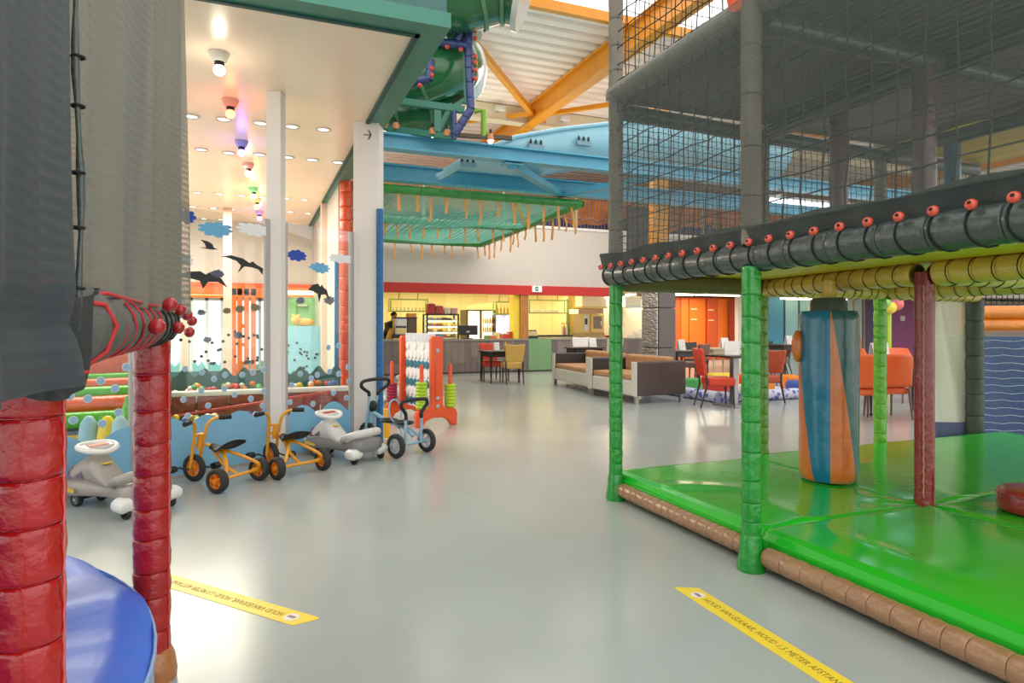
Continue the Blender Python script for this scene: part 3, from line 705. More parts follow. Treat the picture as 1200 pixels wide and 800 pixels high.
# deck, yellow underside, and the padded bearers below it
obj('deck', MB().bx(X0 + .05, 7.5, .9, 4.55, 1.79, 1.84), mat('dark_deck', (58, 52, 50), .6), RP)
for (a, b, c, d) in ((X0 + .06, 4.02, .9, 2.84), (4.04, 7.5, .9, 2.84), (X0 + .06, 4.02, 2.86, 4.5), (4.04, 7.5, 2.86, 4.5)):
    obj('deck_board', MB().bx(a, b, c, d, 1.765, 1.79), M_yellow_under, RP)
obj('board_patch', MB().bx(3.05, 3.5, 2.0, 2.3, 1.758, 1.766), mat('pale_patch', (226, 206, 140), .5), RP)
BC_ = mesh('lacing_cord', MB().tube([(.0775 * math.cos(a * .3927), .0775 * math.sin(a * .3927), .012 * math.cos(a * .3927)) for a in range(16)], .0035, 5, closed=True), M_cord_black, 60)
DK = mat('seam_black', (40, 36, 26), .6)
for a, b in (((4.10, 2.82, 1.69), (7.4, 2.82, 1.69)), ((4.05, .5, 1.69), (4.05, 2.78, 1.69)), ((4.06, 2.92, 1.69), (4.28, 4.5, 1.69)), ((4.36, 4.52, 1.69), (5.82, 4.56, 1.69)), ((5.94, 4.56, 1.69), (7.32, 4.6, 1.69)), ((5.9, .9, 1.69), (5.9, 4.5, 1.69))):
    padded('bearer', RP, a, b, .076, M_mustard, .125, core=DK, bulge=.02, cord=BC_)
padded('bearer', RP, (2.70, 4.40, 1.70), (4.25, 4.52, 1.70), .075, mat('olive_pad', (112, 100, 62), .5, bump=.3), .5)
# upper storey
for x, y, z1 in ((GP[0][0], GP[0][1], 5.2), (GP[1][0], GP[1][1], 5.2), (GP[2][0], GP[2][1], 5.2), (4.30, 4.56, 5.2), (5.88, 4.62, 4.8), (7.40, 4.66, 4.8)):
    padded('upper_post', RP, (x, y, 1.8), (x, y, z1), .055, mat('grey_brown_pad', (116, 108, 94), .5, var=.15, bump=.3), .24)
for x, y, m in ((4.03, 2.85, vinyl('maroon_pad', (96, 62, 58))), (WD(983, 250, 5.3).x, WD(983, 250, 5.3).y, vinyl('maroon_pad', (96, 62, 58))), (WD(1116, 250, 6.0).x, WD(1116, 250, 6.0).y, vinyl('petrol_pad', (46, 104, 128)))):
    obj('upper_post', MB().tube([(x, y, 1.8), (x, y, 3.12)], .07, 16), m, RP, 60)
obj('upper_deck', MB().bx(X0 + .02, 4.25, .9, 4.45, 3.14, 3.20), mat('dark_grey_board', (96, 98, 92), .6), RP)
obj('upper_deck', MB().bx(4.27, 5.85, .9, 4.5, 3.14, 3.20), mat('grey_deck_board', (146, 146, 132), .6), RP)
obj('upper_deck', MB().bx(5.9, 7.5, .9, 4.6, 3.14, 3.20), M_yellow_under, RP)
padded('upper_beam', RP, (X0 + .02, .9, 3.14), (X0 + .05, 4.38, 3.16), .075, mat('grey_olive_pad', (120, 118, 104), .5, var=.1, bump=.3), .13)
for a, b in (((2.66, 4.42, 3.06), (4.2, 4.50, 3.06)), ((4.36, 4.52, 3.06), (5.8, 4.56, 3.06)), ((4.1, .9, 3.06), (4.25, 4.4, 3.06)), ((2.66, 2.82, 3.06), (5.8, 2.85, 3.06)), ((5.86, .9, 3.06), (5.86, 4.5, 3.06)), ((5.95, 4.58, 3.06), (7.35, 4.62, 3.06))):
    obj('upper_bearer', MB().tube([a, b], .065, 12), M_dark_pad, RP, 60)
obj('roof_rail', MB().bar((X0 + .04, 4.33, 4.62), (6.2, 4.33, 4.62), .14, .10), mat('grey_pad', (130, 128, 122), .5), RP)
obj('roof_rail', MB().bar((X0 + .04, 4.33, 4.95), (3.6, 1.2, 4.95), .10, .10), mat('grey_pad', (130, 128, 122), .5), RP)
def wallmesh(name, y0, y1, z0, z1, seed, fold=.012):
    rnd = random.Random(seed); ph = [rnd.uniform(0, 6) for _ in range(3)]
    def f(u, v):
        w = .010 * math.sin(7 * u + ph[0]) * math.sin(4 * v + ph[1]) + fold * v * math.sin(16 * u + ph[2])
        return (X0 - .095 + w + (.07 * u if y1 > 3 else 0), y0 + (y1 - y0) * u, z0 + (z1 - z0) * v)
    obj(name, MB().grid(f, 50, 20), M_mesh3, RP, 180)
wallmesh('mesh_wall', 2.72, 4.33, 1.88, 3.16, 2, .004)
wallmesh('mesh_wall', .9, 2.72, 1.88, 5.2, 4, .03)
hnet('side_net', RP, (X0 + .03, 2.86, 1.9), (0, 1.42, 0), (0, 0, 1.22), 11, 10, .004, M_cord_black, .02, 5)
hnet('side_net', RP, (X0 + .03, .95, 1.9), (0, 1.8, 0), (0, 0, 1.22), 14, 10, .004, M_cord_black, .02, 6)
hnet('side_net', RP, (X0 + .03, 2.86, 3.24), (0, 1.42, 0), (0, 0, 1.9), 12, 15, .004, M_cord_black, .02, 7)
hnet('back_net', RP, (2.68, 4.42, 1.85), (1.56, .1, 0), (0, 0, 1.2), 30, 22, .003, M_cord_black, .01, 8)
hnet('back_net', RP, (4.36, 4.54, 1.85), (3.0, .1, 0), (0, 0, 1.2), 40, 18, .003, M_cord_black, .01, 9)
hnet('back_net', RP, (2.68, 4.42, 3.24), (3.2, .1, 0), (0, 0, 1.9), 30, 18, .003, M_cord_black, .01, 10)
obj('corner_cloth', MB().grid(lambda u, v: (X0 - .07 - .03 * math.sin(3 * v), 2.70 + .22 * u, 3.13 + (.30 - .12 * abs(u - .6)) * v + .02 * math.sin(7 * u)), 10, 8), vinyl('orange_cloth', (220, 84, 36)), RP, 180)
# punch bag
BC = Vector((3.99, 3.56, 0)); BR = .205
bag = thing('punch_bag', 'tall blue and orange punch bag hanging above the green mat', 'punch bag', (BC.x, BC.y, .215))
def bag_strip(a_lo, a_hi, name, m, r=BR):
    """strip of vinyl between two edges, each an angle as a function of height 0..1"""
    def f(u, v):
        a = a_lo(v) + (a_hi(v) - a_lo(v)) * u; e = r * (1 - .10 * max(0, (.04 - v) / .04) - .06 * max(0, (v - .98) / .02))
        e *= 1 + .006 * math.sin(9 * a + 5 * v) + .004 * math.sin(30 * v + a)
        return (BC.x + e * math.cos(a), BC.y + e * math.sin(a), .215 + 1.245 * v)
    return obj(name, MB().grid(f, 14, 30), m, bag, 180)
va = math.atan2(-BC.y, -BC.x)                      # direction from the bag to the viewer
Q = math.pi / 2
for i in range(4):
    a = va - .06 + i * Q + .12
    bag_strip(lambda v, a=a: a, lambda v, a=a: a + .98 * (1 - v) + .02, 'orange_panel', M_bag_orange)
    bag_strip(lambda v, a=a: a + .98 * (1 - v) + .02, lambda v, a=a: a + Q, 'blue_panel' if i % 2 else 'teal_panel', M_bag_blue if i % 2 else M_bag_teal)
obj('core', MB().lathe([(BR * .93, .225), (BR * .93, 1.45), (BR * .9, 1.462)], 24, Matrix.Translation((BC.x, BC.y, 0))), M_bag_teal, bag, 60)
obj('neck', MB().lathe([(.13, 1.46), (.125, 1.53), (.11, 1.56)], 16, Matrix.Translation((BC.x, BC.y, 0))), M_dark_pad, bag, 60)
obj('hanger', MB().lathe([(.05, 1.56), (.048, 1.61), (.05, 1.686)], 12, Matrix.Translation((BC.x, BC.y, 0))), M_mustard, bag, 60)
sd = Vector((CS, -SN, 0))
for k in (-1, 1):
    p = BC + sd * k * (BR + .012) + Vector((0, .02, 1.20)); obj('ear', MB().sphere(p, .12, 16, 10, (.35, .35, 1.0)), M_bag_orange, bag, 60)
# red round stool at the right edge
q = WD(1214, 600, 3.95)
st = thing('round_stool', 'low round red padded stool on the green mat at the right edge', 'stool', (q.x, q.y, .2))
obj('pad', MB().lathe([(.16, .20), (.195, .215), (.20, .25), (.20, .31), (.19, .335), (.17, .345), (.0, .348)], 28, Matrix.Translation((q.x, q.y, 0))), vinyl('stool_red', (158, 46, 50), .3), st, 60)
obj('seam', MB().tube([(q.x + .2 * math.cos(a * .2244), q.y + .2 * math.sin(a * .2244), .312) for a in range(28)], .004, 5, closed=True), M_darkred_pad, st)
# clear sheet, blue netted wall and orange rails behind the frame
q0, q1 = WD(1095, 400, 7.15), WD(1141, 400, 7.15)
cs = thing('plastic_sheet', 'whitish clear plastic sheet hung behind the dark red post', 'sheet', ((q0.x + q1.x) / 2, q0.y, .25))
obj('sheet', MB().grid(lambda u, v: (q0.x + (q1.x - q0.x) * u, q0.y + (q1.y - q0.y) * u + .015 * math.sin(9 * u + 5 * v), .28 + 1.42 * v), 20, 20), mat('clear_sheet', (244, 232, 224), .25, alpha=.85), cs, 180)
obj('hem', MB().bar((q0.x, q0.y - .01, 1.24), (q1.x, q1.y - .01, 1.24), .012, .012), mat('hem_white', (236, 230, 224), .4), cs)
obj('foot_pad', MB().bar((q0.x + .02, q0.y, .17), (q1.x - .02, q1.y, .17), .05, .22), mat('slate_blue_pad', (92, 96, 140), .5), cs)
q0, q1 = WD(1152, 400, 7.9), WD(1290, 400, 7.6)
bw = thing('netted_wall', 'dark blue padded wall covered in white net at the right edge', 'play wall', ((q0.x + q1.x) / 2, (q0.y + q1.y) / 2, 0))
def bwf(u, v): return (q0.x + (q1.x - q0.x) * u, q0.y + (q1.y - q0.y) * u + .03 * math.sin(5 * u + 2 * v), 1.22 * v)
obj('padding', MB().grid(bwf, 24, 12), vinyl('navy_blue_vinyl', (46, 74, 122), .45), bw, 180)
nb = MB()
for k in range(13): nb.tube([Vector(bwf(i / 12, .06 + k * .075)) + Vector((0, -.025 - .01 * math.sin(i), .01 * math.sin(i * 2 + k))) for i in range(13)], .003, 4)
x = obj('white_net', nb, mat('white_cord', (206, 214, 220), .7), bw); x['kind'] = 'stuff'
for z in (1.36, 1.52):
    obj('orange_rail', MB().tube([q0 + Vector((-.1, .25, z - q0.z)), q1 + Vector((0, .25, z - q1.z))], .085, 12), vinyl('rail_orange', (232, 138, 40)), bw, 60)
hnet('top_net', bw, (q0.x, q0.y + .3, 1.62), (q1 - q0), (0, 0, .75), 20, 12, .005, M_cord_black, .01, 12)
# ---- yellow distance strips on the floor
def text_mesh(body, size, m, name):
    cu = bpy.data.curves.new('t', 'FONT'); cu.body = body; cu.size = size; cu.align_x = 'LEFT'; cu.align_y = 'CENTER'; cu.extrude = .0004; cu.resolution_u = 2; cu.shear = .15
    o = bpy.data.objects.new('t', cu); C.objects.link(o)
    dg = bpy.context.evaluated_depsgraph_get(); me = bpy.data.meshes.new_from_object(o.evaluated_get(dg)); me.name = name
    bpy.data.objects.remove(o); bpy.data.curves.remove(cu); me.materials.clear(); me.materials.append(m)
    return me
M_tape = mat('yellow_tape', (246, 216, 60), .35, var=.03); M_ink = mat('tape_ink', (146, 120, 44), .5)
tx = text_mesh('HOUD VAN ELKAAR, HOUD 1,5 METER AFSTAND', .050, M_ink, 'lettering')
TL = max(v.co.x for v in tx.vertices)
def strip(p, d, label):
    ang = math.atan2(d.y, d.x)
    t = thing('floor_strip', label, 'floor sticker', (p.x, p.y, 0), ang)
    L = 1.2; w = .058
    obj('tape', MB().prism([(-.02, -w + .012), (-.008, -w), (L, -w), (L, w), (-.008 + .05, w), (.03, w - .012)], .0015, Matrix.Translation((0, 0, .0005))), M_tape, t, local=True)
    circ = [(.035 * math.cos(2*math.pi*i/24) + .105, .035 * math.sin(2*math.pi*i/24)) for i in range(24)]
    lg = obj('logo_disc', MB().prism(circ, .0006, Matrix.Translation((0, 0, .002))), M_white, t, local=True)
    obj('logo_bars', MB().bx(.085, .125, .004, .008, .0026, .0032).bx(.08, .13, -.003, .001, .0026, .0032).bx(.085, .125, -.010, -.006, .0026, .0032), mat('logo_ink', (120, 50, 44), .5), t, local=True)
    o = link('lettering', tx, t, (.155, 0, .0024)); k = .83 / TL; o.scale = (k, 1, 1)
    return t
pr = FL(800, 690); pd = FL(1000, 803) - FL(806, 691); strip(FL(803, 688), (FL(985, 800) - FL(806, 688)), 'yellow floor strip lettered about keeping distance beside the green play mat')
strip(FL(361, 729), (FL(204, 682) - FL(361, 729)), 'yellow floor strip lettered about keeping distance near the red padded post')
# ================================================================ RIDE-ON TOYS parked along the glass
M_tyre = mat('grey_black_tyre', (48, 47, 47), .7, bump=.2, bscale=40)
M_trike = mat('yellow_orange_paint', (234, 160, 34), .3, coat=.3)
M_hub = mat('orange_hub', (238, 140, 28), .35)
M_bluetrike = mat('pale_blue_paint', (150, 188, 208), .3, coat=.3)
M_greyhub = mat('grey_hub', (176, 182, 186), .35)
def wheel(parent, c, ax, r, w, hubm, spokes=5, name='wheel', off=0.0):
    """tyre as the part, hub as its sub-part; c and ax in the parent's own frame"""
    M = Matrix.Translation(Vector(c)) @ Vector(ax).to_track_quat('Z', 'Y').to_matrix().to_4x4()
    t = MB().lathe([(r*.66, -w*.42), (r*.80, -w*.5), (r*.95, -w*.40), (r, -w*.18), (r, w*.18), (r*.95, w*.40), (r*.80, w*.5), (r*.66, w*.42), (r*.60, w*.2), (r*.60, -w*.2), (r*.66, -w*.42)], 28, M, caps=False)
    o = obj(name, t, M_tyre, parent, 50, local=True)
    h = MB()
    h.lathe([(r*.68, -w*.30), (r*.68, w*.30), (r*.56, w*.30), (r*.56, -w*.30), (r*.68, -w*.30)], 24, M, caps=False)
    for i in range(spokes):
        a = 2 * math.pi * i / spokes
        h.join(MB().bx(r*.12, r*.6, -r*.10, r*.10, -w*.22, w*.22), M @ Matrix.Rotation(a, 4, 'Z'))
    h.lathe([(r*.2, -w*.5), (r*.24, -w*.4), (r*.24, w*.4), (r*.2, w*.5)], 14, M)
    obj('hub', h, hubm, o, 40, local=True)
    return o
def smooth_path(pts, k=4):
    pts = [Vector(p) for p in pts]; out = []
    for i in range(len(pts) - 1):
        p0 = pts[max(0, i-1)]; p1 = pts[i]; p2 = pts[i+1]; p3 = pts[min(len(pts)-1, i+2)]
        for j in range(k):
            t = j / k
            out.append(.5 * ((2*p1) + (p2-p0)*t + (2*p0-5*p1+4*p2-p3)*t*t + (-p0+3*p1-3*p2+p3)*t*t*t))
    out.append(pts[-1]); return out
def tricycle(label, mid, head, k=1.0):
    """yellow school tricycle: local +y is its heading, origin under the rear axle"""
    t = thing('tricycle', label, 'tricycle', (mid.x, mid.y, 0), math.atan2(head.y, head.x) - math.pi / 2, 'yellow tricycles by the glass')
    tw = .235
    for s in (-1, 1): wheel(t, (s * tw, 0, .098), (1, 0, 0), .098, .075, M_hub)
    fw = wheel(t, (0, .50, .118), (1, 0, 0), .118, .05, M_hub, 6)
    for s in (-1, 1):
        cr = obj('pedal_crank', MB().tube([(s*.02, .50, .118), (s*.085, .50, .118), (s*.09, .50 - s*.07, .118 - s*.01), (s*.15, .50 - s*.07, .118 - s*.01)], .008, 8), M_blackmetal, t, 50, local=True)
        obj('pedal', MB().lathe([(.0, -.035), (.036, -.033), (.042, 0), (.036, .033), (.0, .035)], 14, Matrix.Translation((s*.17, .50 - s*.07, .118 - s*.01)) @ Matrix.Rotation(math.pi/2, 4, 'Y') @ Matrix.Diagonal((.75, 1, 1, 1))), M_black, cr, 50, local=True)
    # frame: a bent loop from the seat down round the rear axle, and the down tube
    fr = MB()
    fr.tube(smooth_path([(0, .36, .33), (0, .24, .30), (-.0, .16, .27)], 4), .017, 10)
    for s in (-1, 1):
        fr.tube(smooth_path([(s*.02, .22, .29), (s*.06, .10, .26), (s*.17, -.03, .17), (s*.20, -.02, .12), (s*.17, .02, .098)], 5), .015, 10)
    fr.tube([(-.2, 0, .098), (.2, 0, .098)], .015, 10)
    fr.tube(smooth_path([(0, .30, .31), (.0, .18, .18), (0, .02, .10)], 4), .015, 10)
    obj('frame', fr, M_trike, t, 50, local=True)
    fk = MB()
    for s in (-1, 1):
        fk.tube(smooth_path([(s*.045, .50, .118), (s*.05, .47, .26), (s*.055, .44, .40), (s*.07, .42, .49), (s*.12, .395, .535), (s*.17, .37, .54)], 5), .0145, 10)
    fk.tube([(-.052, .455, .33), (.052, .455, .33)], .012, 8); fk.tube([(-.055, .44, .41), (.055, .44, .41)], .012, 8)
    fk.tube([(0, .448, .28), (0, .425, .42)], .02, 10)
    f = obj('fork', fk, M_trike, t, 50, local=True)
    for s in (-1, 1): obj('grip', MB().tube([(s*.15, .38, .54), (s*.17, .37, .54), (s*.25, .335, .537)], [.018, .021, .021], 12), M_black, f, 50, local=True)
    def seat(u, v):
        x = (u - .5) * 2; y = .05 + .24 * v; w = .085 + .045 * math.cos(v * 3.0)
        return (x * w, y, .325 + .045 * abs(v - .55) ** 1.3 * 3 * (1 if v < .55 else .4) - .02 * x * x)
    sm = MB().grid(seat, 8, 10); n = len(sm.v); sm.add([v - Vector((0, 0, .02)) for v in sm.v], [tuple(reversed(f)) for f in sm.f])
    for i in range(8): sm.f.append((i, i + 1, n + i + 1, n + i)); sm.f.append((90 + i, n + 90 + i, n + 91 + i, 91 + i))
    for j in range(10): sm.f.append((j*9, n + j*9, n + (j+1)*9, (j+1)*9)); sm.f.append((j*9+8, (j+1)*9+8, n + (j+1)*9+8, n + j*9+8))
    obj('seat', sm, M_black, t, 60, local=True)
    return t
def mid_head(a, b):
    m = (a + b) / 2; ax = b - a; h = Vector((-ax.y, ax.x, 0)).normalized(); return m, h
a, b = FL(250, 579), FL(308, 561); m_, h_ = mid_head(a, b); tricycle('yellow tricycle parked between the red post and the narrow white column', m_, h_)
a, b = FL(322, 562), FL(381, 550); m_, h_ = mid_head(a, b); tricycle('yellow tricycle at the narrow white column, its rear wheels beside the grey ride-on', m_, h_)
# pale blue tricycle with a tall front handlebar and a rear hand rail
a, b = FL(463, 537), FL(501, 529); m_, h_ = mid_head(a, b)
t = thing('tricycle', 'pale blue two-seat tricycle with black loop handlebars and grey hubs', 'tricycle', (m_.x, m_.y, 0), math.atan2(h_.y, h_.x) - math.pi / 2)
for s in (-1, 1): wheel(t, (s * .215, 0, .125), (1, 0, 0), .125, .055, M_greyhub, 3)
wheel(t, (0, .72, .14), (1, 0, 0), .14, .05, M_greyhub, 3)
fr = MB(); fr.tube([(-.2, 0, .125), (.2, 0, .125)], .017, 10)
fr.tube(smooth_path([(0, .64, .40), (0, .40, .33), (0, .10, .27), (0, -.02, .20)], 5), .022, 12)
for s in (-1, 1): fr.tube(smooth_path([(s*.02, .20, .28), (s*.10, .06, .22), (s*.14, 0, .125)], 5), .016, 10)
obj('frame', fr, M_bluetrike, t, 50, local=True)
rr_ = MB()
for s in (-1, 1): rr_.tube([(s*.11, -.02, .125), (s*.11, -.03, .40)], .016, 10)
obj('rear_post', rr_, M_bluetrike, t, 50, local=True)
obj('rear_rail', MB().tube(smooth_path([(-.11, -.03, .38), (-.11, -.03, .44), (-.15, -.035, .49), (-.18, -.04, .53), (-.16, -.045, .575), (0, -.05, .585), (.16, -.045, .575), (.18, -.04, .53), (.15, -.035, .49), (.11, -.03, .44), (.11, -.03, .38)], 4), .019, 10), M_black, t, 60, local=True)
obj('ring_guard', MB().tube([(.0 + .085 * math.cos(a * .3142), .26 + .02 * math.sin(a * .3142), .44 + .12 * math.sin(a * .3142)) for a in range(20)], .010, 8, closed=True), M_bluetrike, t, 60, local=True)
fk = MB()
for s in (-1, 1): fk.tube(smooth_path([(s*.04, .72, .14), (s*.045, .68, .30), (s*.05, .64, .48), (s*.06, .62, .60)], 4), .015, 10)
fk.tube([(0, .68, .28), (0, .64, .46)], .03, 10)
f = obj('fork', fk, M_bluetrike, t, 50, local=True)
obj('handlebar', MB().tube(smooth_path([(-.06, .62, .58), (-.07, .615, .62), (-.14, .60, .66), (-.19, .59, .70), (-.17, .58, .75), (0, .575, .765), (.17, .58, .75), (.19, .59, .70), (.14, .60, .66), (.07, .615, .62), (.06, .62, .58)], 4), .019, 10), M_black, f, 60, local=True)
obj('joint_collar', MB().sphere((0, .635, .46), .065, 14, 8, (.8, .9, 1)), M_black, f, 60, local=True)
for y in (.12, .36): obj('seat', MB().sphere((0, y, .33), .12, 16, 8, (.8, 1, .22)), M_black, t, 60, local=True)

# ---- grey swing cars
M_cargrey = mat('warm_grey_plastic', (164, 156, 146), .35, coat=.2); M_cardark = mat('mid_grey_plastic', (134, 132, 130), .35, coat=.2); M_carlight = mat('light_grey_plastic', (214, 212, 206), .35, coat=.2)
M_carwhite = mat('white_plastic', (238, 236, 230), .3, coat=.2); M_decalp = mat('purple_decal', (112, 88, 110), .5, var=.6, vscale=40); M_decaly = mat('yellow_decal', (236, 192, 60), .45)
def superring(y, w, z0, z1, n=20, e=.55, tilt=0):
    c = (z0 + z1) / 2; h = (z1 - z0) / 2; r = []
    for i in range(n):
        a = 2 * math.pi * i / n; ca, sa = math.cos(a), math.sin(a)
        r.append(Vector((w * math.copysign(abs(ca) ** e, ca), y, c + h * math.copysign(abs(sa) ** e, sa))))
    return r
def swing_car(label, mid, head, body, top, rz_off=0):
    """local +y is forward; origin under the middle"""
    t = thing('swing_car', label, 'ride-on toy', (mid.x, mid.y, 0), math.atan2(head.y, head.x) - math.pi / 2 + rz_off, 'grey ride-on swing cars')
    lower = [(.41, .05, .11, .15), (.395, .13, .085, .19), (.34, .165, .075, .215), (.26, .165, .075, .22), (.15, .13, .08, .20), (.02, .10, .085, .185), (-.10, .10, .085, .18), (-.20, .14, .085, .20), (-.29, .18, .09, .235), (-.38, .185, .095, .245), (-.43, .15, .11, .235), (-.445, .06, .14, .20)]
    obj('body', MB().loft([superring(*s) for s in lower]), body, t, 50, local=True)
    upper = [(.385, .07, .15, .20), (.36, .13, .14, .235), (.31, .155, .14, .285), (.25, .145, .14, .345), (.19, .105, .15, .395), (.13, .095, .15, .375), (.06, .10, .15, .30), (-.03, .095, .15, .225), (-.12, .10, .15, .21), (-.18, .08, .15, .20)]
    obj('cowl', MB().loft([superring(*s, e=.8) for s in upper]), top, t, 60, local=True)
    back = MB()
    for s in (-1, 1): back.tube(smooth_path([(s*.10, -.12, .20), (s*.155, -.22, .24), (s*.16, -.34, .275), (s*.085, -.415, .295), (0, -.43, .30)], 5), [.024 + .016 * min(1, i / 12) for i in range(21)], 12)
    obj('seat_rim', back, top, t, 60, local=True)
    for s in (-1, 1):
        pts = [(-.08, -.07), (.08, -.05), (.085, .04), (.03, .07), (-.06, .06)]
        ft = obj('foot_cap', MB().loft([[Vector((s*.175 + x * 1.0 * k, -.36 + y * k * 1.1, z)) for x, y in pts] for z, k in ((.05, .72), (.075, 1), (.12, 1.0), (.15, .62))]), M_carwhite, t, 50, local=True, bevel=.01)
        w = wheel(t, (s * .18, -.38, .04), (1, 0, 0), .04, .035, M_black, 3, 'rear_wheel')
        wheel(t, (s * .095, .27, .052), (1, 0, 0), .052, .045, M_greyhub, 3, 'front_wheel')
    obj('axle', MB().tube([(-.1, .27, .052), (.1, .27, .052)], .012, 8).tube([(0, .27, .05), (0, .27, .12)], .03, 10), M_black, t, 50, local=True)
    obj('steering_column', MB().tube([(0, .20, .36), (0, .185, .43)], .022, 12), M_greyhub, t, 60, local=True)
    sw = MB(); T = Matrix.Translation((0, .18, .435)) @ Matrix.Rotation(math.radians(12), 4, 'X')
    sw.tube([T @ Vector((.135 * math.cos(a * .2618), .105 * math.sin(a * .2618), .006 * math.cos(2 * a * .2618))) for a in range(24)], .021, 10, closed=True)
    sw.join(MB().bx(-.12, .12, -.03, .03, -.012, .016), T)
    wv = obj('steering_wheel', sw, M_carwhite, t, 60, local=True)
    obj('wheel_badge', MB().join(MB().bx(-.075, .075, -.022, .022, .016, .021), T), mat('badge_red', (196, 70, 48), .4), wv, local=True)
    for s in (-1, 1):
        c = Vector((s * .128, .245, .262)); U_ = Vector((s * .05, .12, 0)).normalized(); F = frame(c, U_, Vector((-s * .25, 0, 1))); N = Vector((s, 0, 0))
        if (F @ Vector((0, 0, 1)) - c).dot(N) < 0: F = F @ Matrix.Rotation(math.pi, 4, 'Y')
        obj('window_decal', MB().prism([(-.06, -.05), (.06, -.045), (.045, .03), (.0, .055), (-.04, .035)], .004, F), M_decalp, t, local=True)
        F2 = frame((s * .166, .27, .15), (0, 1, 0), (0, 0, 1))
        if F2.to_3x3() @ Vector((0, 0, 1)) @ Vector((s, 0, 0)) < 0: F2 = F2 @ Matrix.Rotation(math.pi, 4, 'Y')
        obj('stripe_decal', MB().prism([(-.09, -.015), (.07, -.03), (.08, -.005), (-.08, .018)], .003, F2), M_decaly, t, local=True)
        obj('headlight', MB().sphere((s * .125, .378, .17), .035, 12, 8, (.9, .7, .5)), mat('lamp_cream', (232, 220, 186), .25), t, 60, local=True)
    obj('nose_sticker', MB().bx(-.035, .035, .055, .10, .318, .326), M_decaly, t, local=True)
    return t
# first car: front wheels by the glass, rear flares towards the hall
f0 = FL(98, 588); r0 = (FL(136, 611) + FL(206, 590)) / 2
hd = (f0 - r0); mid = r0 + hd.normalized() * .36; swing_car('grey ride-on swing car with white steering wheel left of the red post', mid, hd, M_cargrey, M_cargrey)
f0 = FL(388, 534); r0 = (FL(412, 544) + FL(446, 537)) / 2
hd = (f0 - r0); mid = r0 + hd.normalized() * .36; swing_car('two-tone grey swing car parked between yellow tricycle and pale blue tricycle', mid, hd, M_cardark, M_carlight)
p = FL(462, 470); swing_car('whitish swing car farther back beside the magenta ring peg', p, Vector((1, .35, 0)), M_carlight, M_carwhite)
tag(obj('yellow_bollard', MB().lathe([(.055, 0), (.055, .30), (.045, .34), (.0, .345)], 16, Matrix.Translation(FL(452, 512))), mat('bollard_yellow', (238, 178, 40), .35), None, 50), 'small yellow peg standing behind the pale blue tricycle', 'toy')

# ================================================================ GIANT FOUR-IN-A-ROW game
M_c4 = mat('orange_plastic', (232, 82, 28), .35, coat=.2); M_teald = mat('teal_disc', (40, 118, 144), .35); M_c4white = mat('white_disc', (236, 238, 240), .35)
n0 = FL(511, 499); n1 = FL(474, 488); ax = (n1 - n0); ax.z = 0; ax = Vector((-.19, .98, 0)).normalized(); L4 = 1.02
cr = Vector((ax.y, -ax.x, 0))
gm = thing('four_in_a_row_game', 'giant orange four-in-a-row game with a teal and white disc board', 'garden game', tuple(n0 + ax * L4 / 2))
def gpt(a, c, z): return n0 + ax * a + cr * c + Vector((0, 0, z))
for k, a in ((0, 0), (1, L4)):
    pts = [(-.30, .0), (-.22, .0), (-.17, .07), (-.08, .115), (.08, .115), (.17, .07), (.22, .0), (.30, .0), (.31, .16), (.285, .225), (.22, .245), (.12, .25), (.088, .29), (.088, 1.18), (.07, 1.215), (-.07, 1.215), (-.088, 1.18), (-.088, .29), (-.12, .25), (-.22, .245), (-.285, .225), (-.31, .16)]
    F = frame(gpt(a - .04, 0, 0), cr, (0, 0, 1))
    o = obj('side_support', MB().prism([(x, z) for x, z in pts], .08 if F.to_3x3().col[2].dot(ax) > 0 else -.08, F), M_c4, gm, bevel=.012)
    s = -1 if k == 0 else 1
    obj('ridge', MB().join(MB().bx(-.03, .03, .40, .85, -.006, .012), frame(gpt(a + s * .042, 0, 0), cr, (0, 0, 1))), M_c4, o, bevel=.005)
    for z in (.27, .38, 1.02):
        obj('bolt', MB().lathe([(.028, -.003), (.028, .008), (.018, .010), (.0, .010)], 12, frame(gpt(a + s * .042, 0, z), cr, (0, 0, 1)) @ (Matrix.Rotation(math.pi, 4, 'X') if frame((0,0,0), cr, (0,0,1)).to_3x3().col[2].dot(ax) * s < 0 else Matrix.Identity(4))), M_steel, o, 40)
    for c in (-.215, .215):
        m = M_c4
        pg = obj('ring_peg', MB().lathe([(.028, .24), (.028, .80), (.02, .83), (.0, .838)], 12, Matrix.Translation(gpt(a, c, 0))), m, o, 50)
bdm = MB().join(MB().bx(.05, L4 - .05, -.012, .012, .20, 1.14), frame(n0, ax, -cr if frame(n0, ax, cr).to_3x3().col[2].z < 0 else cr))
obj('board', bdm, mat('board_white', (226, 232, 236), .4), gm)
dm = mesh('disc', MB().lathe([(.052, -.03), (.058, -.022), (.058, .022), (.052, .03), (.0, .03)], 14), M_teald, 40); dw = mesh('disc', MB().lathe([(.052, -.03), (.058, -.022), (.058, .022), (.052, .03), (.0, .03)], 14), M_c4white, 40)
qf = frame((0, 0, 0), ax, (0, 0, 1)).to_quaternion()
for i in range(7):
    for j in range(7):
        if j == 6 and i % 2: continue
        link('disc', dm if (j % 2 == 0 and j < 6) else dw, gm, gpt(.12 + i * .13, 0, .28 + j * .132) - gm.location, qf)
obj('release_bar', MB().join(MB().bx(.02, .20, -.05, .05, 1.14, 1.25), frame(n0, ax, cr)), M_teald, gm, bevel=.01) if False else None
for i in range(7): obj('top_guide', MB().join(MB().box((.12 + i * .13, 0, 1.19), (.018, .10, .12)), frame(n0, ax, cr) if frame(n0, ax, cr).to_3x3().col[2].z > 0 else frame(n0, ax, -cr)), M_c4white, gm, bevel=.006)
